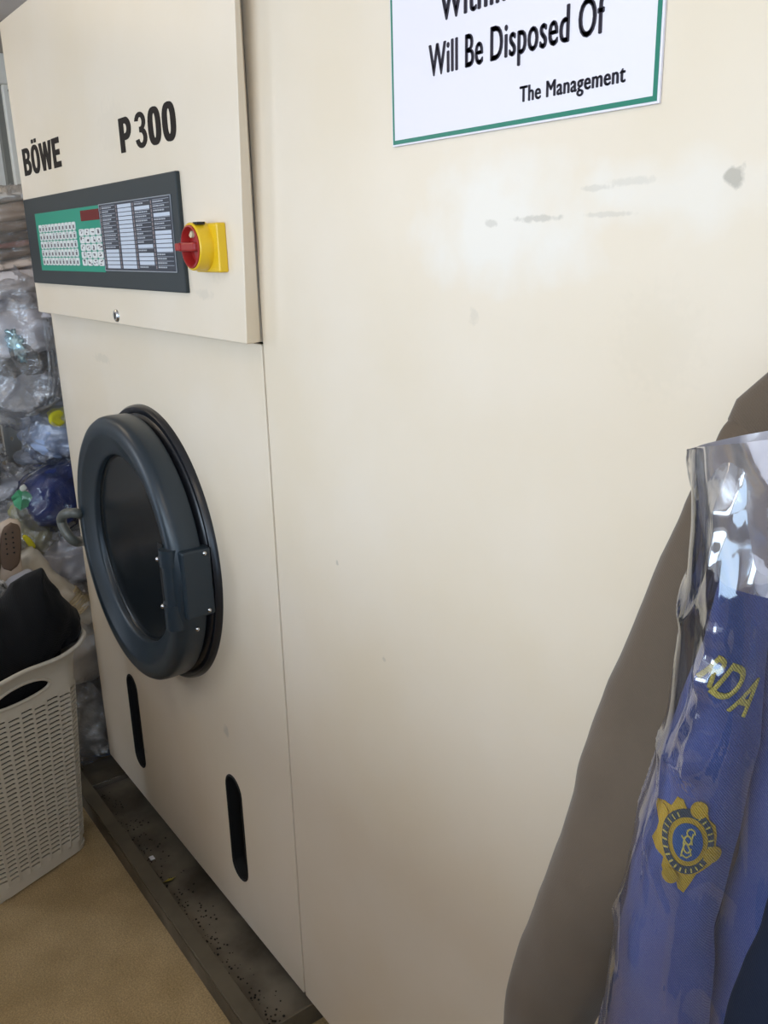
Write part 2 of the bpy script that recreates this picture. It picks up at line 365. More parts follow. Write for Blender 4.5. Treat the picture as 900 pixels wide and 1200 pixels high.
# control panel
px0, px1, pz0, pz1 = -2.402, -1.475, 1.474, 1.674
cp = boxo('control_panel', (px0, -.0445, pz0), (px1, -.0355, pz1), PANEL, mc, .002)
def sub(name, me_or_bm, m, smooth=False):
    return obj(name, me_or_bm, m, cp, smooth)
gx0 = onY(41, 252, -.045).x; gx1 = onY(122, 300, -.045).x; gz0 = onY(123, 319, -.045).z; gz1 = onY(117, 240, -.045).z
boxo('keypad', (gx0, -.0457, gz0), (gx1, -.0444, gz1), GREEN, cp, .0003)
kx0 = onY(45, 262, -.046).x; kx1 = onY(92, 290, -.046).x
kz0, kz1 = gz0 + .012, gz1 - .026
key0 = None
def put_key(cx, cz, w_, h_):
    global key0
    if key0 is None:
        me = spline_mesh('key', [rrect(-.5, -.5, .5, .5, .25)], .002)
        for v in me.vertices: v.co.x *= w_; v.co.y *= h_
        flat(me, 0); me.materials.append(KEY)
        key0 = (me, w_, h_)
        pm = spline_mesh('key_symbol', [oval(.0055, -.0035, .0045, -.00275)], .0008); flat(pm, 0); pm.materials.append(KEYMARK); key0 = key0 + (pm,)
    k = bpy.data.objects.new('key', key0[0]); C.objects.link(k); k.parent = cp; k.location = (cx, -.0462, cz); k.scale = (w_ / key0[1], 1, h_ / key0[2])
    return k
rng = random.Random(3)
dots = bmesh.new()
for r in range(5):
    for c in range(11):
        cx = kx0 + (kx1 - kx0) * (c + .5) / 11; cz = kz0 + (kz1 - kz0) * (r + .5) / 5
        wv = (kx1 - kx0) / 11 * .84; hv = (kz1 - kz0) / 5 * .92
        put_key(cx, cz, wv, hv)
        box(dots, (cx - wv * .2, -.0477, cz - hv * .30), (cx + wv * .2, -.0471, cz + hv * .12)); 
        if rng.random() < .5: box(dots, (cx - wv * .12, -.0477, cz + hv * .22), (cx + wv * .12, -.0471, cz + hv * .34))
mx0 = onY(95, 290, -.046).x; mx1 = onY(121, 290, -.046).x
for r in range(5):
    for c in range(4):
        cx = mx0 + (mx1 - mx0) * (c + .5) / 4; cz = gz0 + .012 + (gz1 - gz0 - .055) * (r + .5) / 5; wv = (mx1 - mx0) / 4 * .9; hv = (gz1 - gz0 - .055) / 5 * .92
        put_key(cx, cz, wv, hv)
        for q in range(3):
            ox, oz = rng.uniform(-.3, .2) * wv, rng.uniform(-.35, .25) * hv
            box(dots, (cx + ox, -.0477, cz + oz), (cx + ox + wv * rng.uniform(.1, .35), -.0471, cz + oz + hv * rng.uniform(.08, .25)))
obj('key_marking', dots, KEYMARK, cp)
dp0 = onY(95, 257, -.046); dp1 = onY(115, 243, -.046)
boxo('display', (dp0.x, -.0468, dp0.z - .004), (dp1.x, -.0455, dp1.z - .002), REDWIN, cp, .0005)
# legend card: four columns of rows
lx0, lx1 = gx1 + .002, onY(206, 300, -.045).x; lz0, lz1 = onY(206, 319, -.045).z, onY(200, 228, -.045).z
boxo('legend_card', (lx0, -.0453, lz0), (lx1, -.0445, lz1), LEG, cp)
wht, txt, leds = bmesh.new(), bmesh.new(), []
patt = ['ddddddddddwwwwwd', 'wwwwwwwwwwwwwwww', 'dwdddddddddwdwww', 'dddwdddwwwwwwddd']
patt = ['dddddddddddwwwww', 'wwwwwwwwwwwwwwww', 'dwddddddddwdwwwd', 'dddwdddwwwwwdddd']
cw = (lx1 - lx0 - .008) / 4; rh = (lz1 - lz0 - .008) / 16
for c in range(4):
    for r in range(16):
        x = lx0 + .004 + c * cw; z = lz1 - .004 - (r + 1) * rh
        leds.append((x + .004, -.04555, z + rh * .52))
        if patt[c][r] == 'w': box(wht, (x + cw * .14, -.0457, z + rh * .1), (x + cw * .95, -.0452, z + rh * .92))
        else:
            n_ = rng.randint(3, 6); cx = x + cw * .14
            for q in range(n_):
                lw = rng.uniform(.05, .12) * cw; box(txt, (cx, -.0457, z + rh * .35), (cx + lw, -.0452, z + rh * .68)); cx += lw + .002
            box(wht, (x + cw * .14, -.0457, z + rh * .92), (x + cw * .95, -.0453, z + rh * .99))
obj('legend_row', wht, LEGW, cp); obj('legend_writing', txt, LEGT, cp); lb = bmesh.new(); box(lb, (-.002, -.00035, -.0028), (.002, .00035, .0028)); lm = bpy.data.meshes.new('indicator'); lb.to_mesh(lm); lb.free(); lm.materials.append(mat('led pale', (.25, .2, .2), .3))
for q in leds:
    k = bpy.data.objects.new('indicator_light', lm); C.objects.link(k); k.parent = cp; k.location = q
bm = bmesh.new(); tube(bm, [(lx0, -.0455, lz0), (lx1, -.0455, lz0), (lx1, -.0455, lz1), (lx0, -.0455, lz1)], .0009, 4, closed=True); obj('legend_border', bm, LEGT, cp)
# cam lock
lk = onY(137, 370, -.036)
bm = bmesh.new(); lathe(bm, (lk.x, lk.z), [(.0001, -.0405), (.010, -.0405), (.0125, -.0385), (.0135, -.0355)], 24); lo = obj('cam_lock', bm, STEEL, mc)
boxo('keyhole', (lk.x - .002, -.0412, lk.z - .006), (lk.x + .002, -.0404, lk.z + .006), BLACK, lo)
# rotary isolator switch
sx, sz = -1.372, 1.551
sw = boxo('isolator_switch', (sx - .036, -.052, 1.5105), (sx + .052, -.0355, 1.5865), YEL, mc, .003, 3)
sw['label'] = 'red and yellow rotary isolator switch'
bm = bmesh.new(); lathe(bm, (sx, sz), [(.0385, -.050), (.037, -.0735), (.0355, -.075), (.034, -.075), (.033, -.0725)], 48)
obj('collar', bm, YEL, sw, True, .6)
bm = bmesh.new(); lathe(bm, (sx, sz), [(.0335, -.074), (.0335, -.0765), (.031, -.0775), (.029, -.0755), (.026, -.063), (.0001, -.061)], 48)
obj('dial', bm, RED, sw, True, .6)
bm = bmesh.new(); box(bm, (sx - .032, -.084, sz - .007), (sx + .030, -.061, sz + .007), .003, 2); box(bm, (sx - .036, -.087, sz - .006), (sx - .018, -.076, sz + .006), .002)
obj('switch_grip', bm, RED, sw)
bm = bmesh.new(); lathe(bm, (sx - .014, sz + .020), [(.0001, -.067), (.006, -.067), (.0065, -.061)], 16); obj('padlock_hole', bm, mat('hole ivory', (.7, .62, .4), .4), sw)
boxo('collar_notch', (sx + .008, -.0715, sz + .0335), (sx + .024, -.058, sz + .0375), BLACK, sw)

# ------------------------------------------------------------------ round loading door
DC = (-1.84, .908)
ring = bmesh.new(); lathe(ring, DC, [(.240, -.004), (.240, -.020), (.262, -.026), (.290, -.020), (.298, -.012), (.304, -.014), (.311, -.014), (.3155, -.008), (.3165, 0), (.30, .002)], 128)
obj('door_surround', ring, DARK2, mc, True, .7)
bm = bmesh.new()
lathe(bm, DC, [(.255, -.024), (.2985, -.028), (.300, -.032), (.3005, -.066), (.2990, -.076), (.294, -.084), (.286, -.089), (.276, -.0905), (.262, -.0895), (.258, -.088), (.2560, -.0865),
               (.222, -.0725), (.2155, -.070), (.2140, -.068), (.2135, -.054), (.213, -.050)], 128)
dr = obj('loading_door', bm, DARK, mc, True, .9); dr['label'] = 'round slate grey loading door with deep rim'
bm = bmesh.new(); lathe(bm, DC, [(.2135, -.060), (.2125, -.057), (.205, -.055), (.15, -.0515), (.0001, -.050)], 96); obj('door_glass', bm, GLASSD, dr, True)
bm = bmesh.new(); lathe(bm, DC, [(.245, -.005), (.245, -.027)], 96); obj('door_seal', bm, BLACK, dr, True)
hx = -1.574
bm = bmesh.new(); box(bm, (hx + .012, -.077, .842), (hx + .044, -.016, .983), .004, 2); hg = obj('hinge', bm, DARK, dr)
bm = bmesh.new(); tube(bm, [(hx + .002, -.086, .815), (hx + .002, -.086, .868)], .0200, 20); tube(bm, [(hx + .002, -.086, .868), (hx + .002, -.086, .950)], .0165, 20); tube(bm, [(hx + .002, -.086, .950), (hx + .002, -.086, .985)], .0200, 20)
obj('hinge_barrel', bm, DARK, hg, True, .6)
boxo('hinge_recess', (hx - .038, -.0925, .842), (hx - .012, -.075, .990), BLACK, hg)
for (x, y, z, ax) in ((hx - .016, -.103, .962, 'Y'), (hx - .014, -.103, .862, 'Y'), (hx + .045, -.030, .974, 'X'), (hx + .045, -.030, .853, 'X'), (hx + .028, -.052, .812, 'X')):
    bm = bmesh.new(); bmesh.ops.create_uvsphere(bm, u_segments=10, v_segments=6, radius=.005, matrix=Matrix.Translation((x, y, z))); obj('screw', bm, STEEL, hg, True)
boxo('screw_lug', (hx - .018, -.1025, .952), (hx + .006, -.085, .972), DARK, hg, .004); boxo('screw_lug', (hx - .018, -.1025, .852), (hx + .006, -.085, .872), DARK, hg, .004)
bm = bmesh.new(); hp = [onY(u, v, y) for u, v, y in ((96, 604, -.070), (92, 602, -.095), (83, 601, -.110), (75, 603, -.118), (72, 610, -.120), (76, 621, -.118), (83, 631, -.110), (90, 635, -.095), (97, 634, -.070))]
def smooth_path(pts, n=4):
    out = []
    for i in range(len(pts) - 1):
        p0 = pts[max(i - 1, 0)]; p1 = pts[i]; p2 = pts[i + 1]; p3 = pts[min(i + 2, len(pts) - 1)]
        for k in range(n):
            t = k / n
            out.append(.5 * ((2 * p1) + (p2 - p0) * t + (2 * p0 - 5 * p1 + 4 * p2 - p3) * t * t + (3 * p1 - p0 - 3 * p2 + p3) * t ** 3))
    out.append(pts[-1]); return out
tube(bm, smooth_path(hp), .0125, 12); obj('door_handle', bm, HANDLE, dr, True)['label'] = 'olive grey looped pull handle'

# ------------------------------------------------------------------ sign
sg = boxo('sign', (-.922, -.0035, 1.6605), (-.533, -.0003, 2.02), SIGNW, None, .0006)
tag(sg, 'white notice with green border and black text stuck on the cream panel', 'sign')
bm = bmesh.new(); e = .0022; b_ = .0045
for a, b in (((-.922 + e, 1.6605 + e), (-.533 - e, 1.6605 + e + b_)), ((-.922 + e, 2.02 - e - b_), (-.533 - e, 2.02 - e)), ((-.922 + e, 1.6605 + e + b_), (-.922 + e + b_ * .6, 2.02 - e - b_)), ((-.533 - e - b_, 1.6605 + e + b_), (-.533 - e, 2.02 - e - b_))):
    box(bm, (a[0], -.0041, a[1]), (b[0], -.0033, b[1]))
obj('border', bm, SIGNG, sg)
def sign_line(t, u0, v0, u1, v1, vtop, asc=True):
    p0 = onY(u0, v0, -.0035); p1 = onY(u1, v1, -.0035); pt = onY(u0, vtop, -.0035)
    bm = bmesh.new()
    for dx, dy in ((-.032, 0), (-.016, .008), (0, .012), (.016, .008), (.032, 0), (0, -.012)):
        me = text_mesh(t, 1, 0, .006, 1.08); bm.from_mesh(me); bm.verts.ensure_lookup_table()
        for v in bm.verts[-len(me.vertices):]: v.co.x += dx; v.co.y += dy; v.co.z += abs(dx) * .1 + dy * .1
    me = bpy.data.meshes.new('notice_text'); bm.to_mesh(me); bm.free(); h = pt.z - p0.z
    xs = [v.co.x for v in me.vertices]; ax, bx = min(xs), max(xs)
    for v in me.vertices: v.co = Vector((p0.x + (v.co.x - ax) / (bx - ax) * (p1.x - p0.x), -.0037 - v.co.z * .05, p0.z + v.co.y / .72 * h))
    link('notice_text', me, SIGNK, sg)['label'] = 'black line of text reading ' + t
sign_line('Will Be Disposed Of', 503, 90, 709, 42, 52)
sign_line('The Management', 609, 120, 733, 98, 101)
p = onY(516, 24, 0)
sign_line('Within 30 Days', 516, 25, 716, -22, -14)

# ------------------------------------------------------------------ drip tray
t = empty('drip_tray', (-1.85, .3, 0)); tag(t, 'long dark oily metal drip tray under the cream machine', 'tray')
tx0, tx1 = -2.35, -1.268
bm = bmesh.new()
prof = [(-.136, 0), (-.136, .054), (-.132, .058), (-.106, .058), (-.103, .054), (-.103, .016), (-.098, .014), (.90, .014), (.90, .001), (-.12, .001)]
r0 = [bm.verts.new((tx0 - .15, y, z)) for y, z in prof]; r1 = [bm.verts.new((tx1, y, z)) for y, z in prof]
for k in range(len(prof)): bm.faces.new((r0[k], r0[(k + 1) % len(prof)], r1[(k + 1) % len(prof)], r1[k]))
bm.faces.new(r0); bm.faces.new(r1[::-1])
obj('tray_body', bm, TRAY, t)
join_boxes('tray_flange', [((tx0 - .15, -.1375, .0545), (tx1, -.102, .0585)),  ((tx1 - .003, -.134, .001), (tx1 + .003, .90, .05))], TRIM, t, .001)
boxo('tray_rib', (tx0 - .002, -.10, .012), (tx0 + .002, .90, .030), STEEL, t)
boxo('rim_seam', (tx0 - .09, -.1375, .046), (tx1, -.1355, .050), TRIM, t)
# litter lying in the tray
bm = bmesh.new(); p = onZ(198, 1031, .018)
pts = [(0, -.020), (.007, -.008), (.008, .004), (.003, .016), (0, .021), (-.005, .014), (-.008, .002), (-.005, -.010)]
vs = [bm.verts.new((p.x + a * 1.1, p.y + b * 1.1, .018 + .004 * math.sin(a * 300))) for a, b in pts]; f = bm.faces.new(vs)
bmesh.ops.solidify(bm, geom=[f], thickness=.001)
tag(obj('leaf', bm, mat('yellow leaf', (.42, .36, .06), .6)), 'small yellow green leaf lying in the dark drip tray', 'leaf')
bm = bmesh.new(); p = onZ(178, 1005, .018); box(bm, (p.x - .008, p.y - .006, .0145), (p.x + .008, p.y + .006, .0185), .0015)
tag(obj('paper_scrap', bm, mat('white paper', (.75, .75, .78), .7)), 'tiny white paper scrap lying in the dark drip tray', 'paper scrap')
grit = bmesh.new(); rg = random.Random(11)
for k in range(230):
    x = rg.uniform(tx0 + .03, tx1 - .02); y = -.088 + abs(rg.gauss(0, .03)); s = rg.uniform(.001, .0032)
    if y > -.005: continue
    bmesh.ops.create_icosphere(grit, subdivisions=1, radius=s, matrix=Matrix.Translation((x, y, .0145 + s * .4)) @ Matrix.Diagonal((1, 1, .5, 1)))
tag(obj('tray_grit', grit, mat('black grit', (.012, .010, .008), .8)), 'black grit and fluff scattered in the drip tray', 'grit', kind='stuff')
bm = bmesh.new(); bp_ = [onZ(u, v, z) for u, v, z in ((100, 880, .03), (118, 893, .03), (128, 905, .035), (146, 896, .03))]
tube(bm, smooth_path([Vector((-2.75, -.16, .014)), Vector((-2.62, -.07, .014)), Vector((-2.53, .0, .02)), Vector((-2.50, .10, .03)), Vector((-2.50, .3, .014))]), .014, 10)
tag(obj('hose', bm, mat('blue grey hose', (.07, .10, .17), .4), smooth=True), 'blue grey hose on the floor at the far end of the tray', 'hose')

# ------------------------------------------------------------------ laundry basket
Bd = Vector((.34, -.94, 0)).normalized(); Bn = Vector((.94, .34, 0)).normalized()   # along the long side, outward normal
Bc = Vector((-2.165, -.345, 0))
BH = .60
def bask_pt(s, z, off=0):
    f = z / BH; hl = .150 + .032 * f + .022 * max(0, (f - .9) / .1) ** 2 + off; hw = .095 + .030 * f + .022 * max(0, (f - .9) / .1) ** 2 + off
    rr = .055
    segs = [(2 * (hl - rr)), PI / 2 * rr, 2 * (hw - rr), PI / 2 * rr] * 2; T = sum(segs); d = s * T; x = y = 0
    cs = [(1, 1), (-1, 1), (-1, -1), (1, -1)]
    # start on +normal side at +length end
    for i in range(8):
        if d <= segs[i] + 1e-9: break
        d -= segs[i]
    q = segs[i]; k = i // 2; tt = d / q if q else 0
    if i == 0: x, y = (hl - rr) - 2 * (hl - rr) * tt, hw
    elif i == 1: a = PI / 2 + tt * PI / 2; x, y = -(hl - rr) + rr * math.cos(a), hw - rr + rr * math.sin(a)
    elif i == 2: x, y = -hl, (hw - rr) - 2 * (hw - rr) * tt
    elif i == 3: a = PI + tt * PI / 2; x, y = -(hl - rr) + rr * math.cos(a), -(hw - rr) + rr * math.sin(a)
    elif i == 4: x, y = -(hl - rr) + 2 * (hl - rr) * tt, -hw
    elif i == 5: a = 1.5 * PI + tt * PI / 2; x, y = (hl - rr) + rr * math.cos(a), -(hw - rr) + rr * math.sin(a)
    elif i == 6: x, y = hl, -(hw - rr) + 2 * (hw - rr) * tt
    else: a = tt * PI / 2; x, y = (hl - rr) + rr * math.cos(a), (hw - rr) + rr * math.sin(a)
    f5 = max(0, (z - .5) / .1); corner = min(1, max(0, abs(x) / .182 - .45) / .55)
    z += f5 * (.022 * corner ** 2 - .004 + .006 * math.exp(-(x / .06) ** 2))
    return Bc + Bd * x + Bn * y + Vector((0, 0, z))
bk = empty('laundry_basket', Bc); tag(bk, 'tall off white plastic laundry basket with woven slots and oval handles', 'laundry basket')
NC, SUB, NR = 30, 5, 35
zlo, zhi = .035, .525
zhi = .500
zs = [0.006, .012, .02, zlo] + [zlo + (zhi - zlo) / NR * (k // 4 + (0, .15, .5, .65)[k % 4]) for k in range(1, NR * 4 + 1)] + [.500 + .1 * k / 20 for k in range(1, 21)]
bm = bmesh.new(); grid = []
def wav(i, j):   # gentle woven bulge on the ribs
    ph = (i % SUB) / SUB
    return .0022 * (1 if (i % SUB) in (0,) else 0)
for j, z in enumerate(zs):
    grid.append([bm.verts.new(bask_pt(i / (NC * SUB), z, wav(i, j) if 4 <= j < NR * 4 + 2 else 0)) for i in range(NC * SUB)])
handle_s = []
for j in range(len(zs) - 1):
    for i in range(NC * SUB):
        c = i // SUB; k = i % SUB
        rr_ = j - 3
        if 0 <= rr_ < NR * 4 and k not in (0,) :
            off = 2 if c % 2 else 0
            if ((rr_ + off) % 4) == 1:
                if 4 < rr_ < NR * 4 - 3: continue
        a, b = grid[j], grid[j + 1]; n1 = (i + 1) % (NC * SUB)
        bm.faces.new((a[i], a[n1], b[n1], b[i]))
hz = .538; HR, HZ = .080, .0235
def hloc(co): d = co - Bc; return d.dot(Bd), d.z - hz + .006 * (d.dot(Bd) / HR) ** 2, d.dot(Bn)
kill = []
for f in bm.faces:
    x, z, w_ = hloc(f.calc_center_median())
    if (x / HR) ** 2 + (z / HZ) ** 2 < 1 and abs(w_) > .05: kill.append(f)
kv = {v for f in kill for v in f.verts}
bmesh.ops.delete(bm, geom=kill, context='FACES')
for v in kv:
    if not v.is_valid or not v.link_faces: continue
    x, z, w_ = hloc(v.co); r_ = math.sqrt((x / HR) ** 2 + (z / HZ) ** 2)
    if r_ > 1e-4: nx, nz = x / r_, z / r_; v.co += Bd * (nx - x) + Vector((0, 0, nz - z))
bmesh.ops.delete(bm, geom=[v for v in bm.verts if not v.link_faces], context='VERTS')
bmesh.ops.recalc_face_normals(bm, faces=bm.faces)
me = bpy.data.meshes.new('basket_body'); bm.to_mesh(me); bm.free()
tmp = bpy.data.objects.new('basket_tmp', me); C.objects.link(tmp)
so = tmp.modifiers.new('s', 'SOLIDIFY'); so.thickness = .003; so.offset = -1
bpy.context.view_layer.update(); me2 = bpy.data.meshes.new_from_object(tmp.evaluated_get(bpy.context.evaluated_depsgraph_get()))
bpy.data.objects.remove(tmp); bpy.data.meshes.remove(me)
me2.name = 'basket_body'; o = link('basket_body', me2, BASK, bk, True); me2.set_sharp_from_angle(angle=.7)
pts = [(HR * math.cos(a), hz - .006 * math.cos(a) ** 2 + HZ * math.sin(a)) for a in [2 * PI * k / 40 for k in range(40)]]
bm = bmesh.new(); tube(bm, [bask_pt(i / 120, BH, .001) for i in range(120)], .0055, 8, closed=True); obj('rim', bm, BASK, bk, True)
for sgn in (1, -1):      # rolled edge round each hand hole
    bm = bmesh.new(); pp = []
    for x, z in pts:
        f = z / BH; hw = .095 + .030 * f + .022 * max(0, (f - .9) / .1) ** 2
        pp.append(Bc + Bd * x + Bn * sgn * (hw + .0005) + Vector((0, 0, z)))
    tube(bm, pp, .0042, 8, closed=True); obj('handle', bm, BASK, bk, True)
bm = bmesh.new(); ra = [bm.verts.new(bask_pt(i / 60, .012, -.002)) for i in range(60)]; rb = [bm.verts.new(bask_pt(i / 60, .018, -.002)) for i in range(60)]
bm.faces.new(ra); bm.faces.new(rb[::-1])
for i in range(60): bm.faces.new((ra[i], ra[(i + 1) % 60], rb[(i + 1) % 60], rb[i]))
obj('basket_bottom', bm, BASK, bk)
for sx_ in (-1, 1):
    for sy_ in (-1, 1):
        c_ = Bc + Bd * sx_ * .116 + Bn * sy_ * .062
        bm = bmesh.new(); g = bmesh.ops.create_cone(bm, cap_ends=True, segments=20, radius1=.026, radius2=.030, depth=.016, matrix=Matrix.Translation((c_.x, c_.y, .008))); obj('foot', bm, BASK, bk, True, .8)

# ------------------------------------------------------------------ generic cloth blobs
def blob(bm, c, size, rot=0, tilt=0, roll=0, amp=.012, s=14, p=2.6, nu=64, nv=40, fold=0, foldn=5, seed=0, sharp=False):
    c = Vector(c); R = Matrix.Rotation(rot, 3, 'Z') @ Matrix.Rotation(tilt, 3, 'Y') @ Matrix.Rotation(roll, 3, 'X')
    rings = []
    def pt(a, b):
        ca, sa, cb_, sb = math.cos(a), math.sin(a), math.cos(b), math.sin(b)
        e = 2 / p; g = lambda q: math.copysign(abs(q) ** e, q)
        v = Vector((size[0] * g(cb_) * g(ca), size[1] * g(cb_) * g(sa), size[2] * g(sb)))
        d = Vector((ca * cb_, sa * cb_, sb))
        q = v + Vector((seed, seed * 1.7, 0))
        h = (max(0, ridge(q, s)) ** 3 * 1.3 - .4) if sharp else fbm(q, s)
        v = v + d * (h * amp)
        if fold:
            z = v.z / size[2]; k = abs(math.sin(z * foldn * PI / 2 + 1.2 * noise.noise(q * 5)))
            v += Vector((ca, sa, 0)) * cb_ * (-(1 - k ** .5) * fold)
        return c + R @ v
    top = bm.verts.new(pt(0, PI / 2)); bot = bm.verts.new(pt(0, -PI / 2))
    for j in range(1, nv): rings.append([bm.verts.new(pt(2 * PI * i / nu, -PI / 2 + PI * j / nv)) for i in range(nu)])
    for a, b in zip(rings, rings[1:]):
        for i in range(nu): bm.faces.new((a[i], a[(i + 1) % nu], b[(i + 1) % nu], b[i]))
    for i in range(nu):
        bm.faces.new((bot, rings[0][(i + 1) % nu], rings[0][i])); bm.faces.new((top, rings[-1][i], rings[-1][(i + 1) % nu]))
def bundle(name, label, cat, c, size, cloths, group=None, rot=0, tilt=0, roll=0, filmm=CLEAR, base=None, grow=1.10, fs=16, famp=.02, seed=1):
    """wrapped clothes: several cloth layers (material, z fraction range) under a creased film"""
    o = empty(name, (c[0], c[1], c[2] - size[2])); tag(o, label, cat, group or {'wrapped_clothes': 'plastic wrapped clothes left of the machine', 'clear_bag': 'crumpled clear bags left of the machine', 'floor_bag': 'bags on the floor beyond the basket'}.get(name))
    for k, (nm, m, z0, z1, sc) in enumerate(cloths):
        bm = bmesh.new(); cz = (z0 + z1) / 2 * size[2]; hs = (z1 - z0) / 2 * size[2]
        d = Matrix.Rotation(rot, 3, 'Z') @ Matrix.Rotation(tilt, 3, 'Y') @ Matrix.Rotation(roll, 3, 'X') @ Vector((0, 0, cz))
        blob(bm, Vector(c) + d, (size[0] * sc, size[1] * sc, hs), rot, tilt, roll, amp=.010 + .1 * hs * .3, s=16, p=3, fold=min(.012, hs * .3), foldn=max(2, int(hs / .012)), seed=seed + k * 3.1, nu=56, nv=28)
        obj(nm, bm, m, o, True)
    bm = bmesh.new(); blob(bm, c, (size[0] * grow, size[1] * grow, size[2] * grow), rot, tilt, roll, amp=famp, s=fs, p=2.8, nu=110, nv=80, seed=seed * 5, sharp=True)
    obj('plastic_wrap', bm, filmm, o, True)
    return o

F = lambda n, c, **k: weave(n, c, scale=500, strength=.3, **k)
tan = F('tan cloth', (.82, .66, .54)); brn = F('brown cloth', (.40, .31, .25)); dkb = F('dark tartan', (.16, .13, .12)); rdc = F('red cloth', (.45, .20, .18))
lil = F('lilac grey cloth', (.80, .78, .84)); pnk = F('pale pink cloth', (.88, .80, .77)); gry = F('grey cloth', (.30, .30, .33)); dgr = F('charcoal cloth', (.05, .05, .055))
lbl = F('light blue cotton', (.40, .50, .72)); nav = F('navy cloth', (.02, .035, .15)); bge = F('beige cloth', (.60, .49, .36)); wht_ = F('white cotton', (.68, .67, .65)); olv = F('olive cloth', (.40, .38, .18))
blk = weave('black cloth', (.0045, .005, .006), scale=500, strength=.3, sheen=.05); ylw = F('yellow cloth', (.70, .62, .03))

# ------------------------------------------------------------------ storage rack beyond the machine
rk = empty('storage_rack', (-2.88, 0, 0)); tag(rk, 'grey metal storage rack with perforated uprights behind the wrapped clothes', 'rack')
RM = mat('rack grey', (.58, .56, .52), .4, metal=.3, var=.1)
RX = -2.86
pu0 = onX(8, 540, RX).y; pu1 = onX(60, 540, RX).y
up = bmesh.new(); zz = 0.0
def upright(x, y0, y1):
    holes = []; k = 0
    me = spline_mesh('upright', [rrect(y0, 0, y1, 1.42, .002)] + [oval(.009, z - .006, z + .006, (y0 + .02), 8)[::-1] for z in [.06 + .055 * q for q in range(24)]], .004)
    for v in me.vertices: v.co = Vector((x + v.co.z, v.co.x, v.co.y))
    link('upright', me, RM, rk)
upright(RX, pu0, pu1 + .1); upright(RX, -.72, -.60)
for x in (-2.66,):
    boxo('post', (RX + .002, pu0 - .004, 0), (RX + .025, pu0 + .004, 1.42), RM, rk)
for z in (.10, .43, .735, 1.32):
    boxo('shelf', (-3.42, -.70, z - .015), (RX + .20, .45, z), RM, rk, .003)
for y in (-.71, .44):
    boxo('rear_post', (-3.45, y, 0), (-3.42, y + .03, 1.42), RM, rk)

def at(u, v, x): return onX(u, v, x)
G = 'plastic wrapped clothes stored left of the machine'
# topmost pile of folded clothes
c = at(8, 278, -2.78)
bundle('wrapped_clothes', 'topmost wrapped pile of tan and brown folded clothes, left of the control panel', 'wrapped clothes', (c.x, c.y - .03, c.z + .012), (.15, .20, .100),
       [('folded_garment', wht_, .72, 1.0, .98), ('folded_garment', tan, .25, .8, 1.0), ('folded_garment', brn, -.05, .3, .97), ('folded_garment', dkb, -.28, .0, .95), ('folded_garment', rdc, -.45, -.22, .98), ('folded_garment', brn, -.75, -.4, .97), ('folded_garment', tan, -1, -.7, 1)], rot=.1, roll=.12, seed=1, filmm=CLEARW, fs=24)
c = at(5, 365, -2.76)
bundle('wrapped_clothes', 'wrapped pile of pale pink and lilac clothes directly under the tan pile', 'wrapped clothes', (c.x, c.y - .02, 1.422), (.15, .20, .088),
       [('folded_garment', pnk, .0, .95, 1.0), ('folded_garment', lil, -.55, .05, .98), ('folded_garment', gry, -1, -.5, .95)], rot=.05, roll=.1, seed=2, fs=20)
# bag sagging over the shelf edge
c = at(32, 425, -2.60)
o = bundle('hanging_clothes_bag', 'sagging clear bag of grey clothes hanging over the shelf edge', 'clothes bag', (c.x, c.y, c.z), (.075, .125, .150),
       [('folded_garment', lil, .1, .95, .85), ('folded_garment', dgr, -.25, .25, .72), ('folded_garment', gry, -.95, -.1, .80)], rot=.1, roll=.1, seed=3, fs=12, famp=.03)
bm = bmesh.new()
cc = at(20, 405, -2.53); blob(bm, cc, (.012, .018, .045), .2, 0, .35, amp=.010, s=50, nu=30, nv=24, seed=4, sharp=True)
obj('silver_sleeve', bm, mat('silver lining', (.5, .7, .78), .18, metal=.7), o, True)
bm = bmesh.new(); cc = at(28, 412, -2.545); blob(bm, cc, (.012, .038, .045), .2, 0, .3, amp=.010, s=30, nu=30, nv=24, seed=9)
obj('dark_garment', bm, dgr, o, True)
bm = bmesh.new(); cc = at(60, 420, -2.56)
for q in range(4):
    aa = at(50 + q * 3, 372, -2.55); b1_ = at(58 + q * 5, 430, -2.53 - .01 * q); b2_ = at(52 + q * 6, 478 - q * 4, -2.545)
    tube(bm, smooth_path([aa, b1_, b2_, at(30 + q * 4, 487 - 2 * q, -2.53)]), [.004] * 13, 6)
obj('plastic_gather', bm, CLEAR, o, True)
# yellow corner and light blue shirts
c = at(68, 486, -2.585); bm = bmesh.new(); blob(bm, c, (.02, .034, .030), .3, 0, .3, amp=.008, s=20, seed=3)
tag(obj('yellow_cloth', bm, ylw, smooth=True), 'bright yellow cloth peeking out above the light blue shirts', 'cloth')
c = at(57, 512, -2.66)
bundle('wrapped_clothes', 'wrapped light blue shirts on the middle shelf above the navy garment', 'wrapped clothes', (c.x, c.y + .03, c.z), (.09, .085, .065),
       [('folded_garment', lbl, -.95, .95, 1.0)], roll=-.25, seed=5, fs=22)
c = at(42, 533, -2.70); bm = bmesh.new(); blob(bm, c, (.05, .06, .022), 0, 0, .1, amp=.008, s=20, fold=.004, seed=5)
tag(obj('folded_garment', bm, gry, smooth=True), 'small folded grey garment under the light blue shirts', 'garment')
c = at(66, 574, -2.60)
bundle('wrapped_clothes', 'wrapped navy blue garment below the light blue shirts', 'wrapped clothes', (c.x, c.y + .01, c.z - .005), (.075, .115, .080),
       [('folded_garment', nav, -.98, .98, 1.0)], roll=.45, rot=.1, seed=6, fs=12, famp=.016, filmm=CLEARN, grow=1.13)
c = at(24, 566, -2.72)
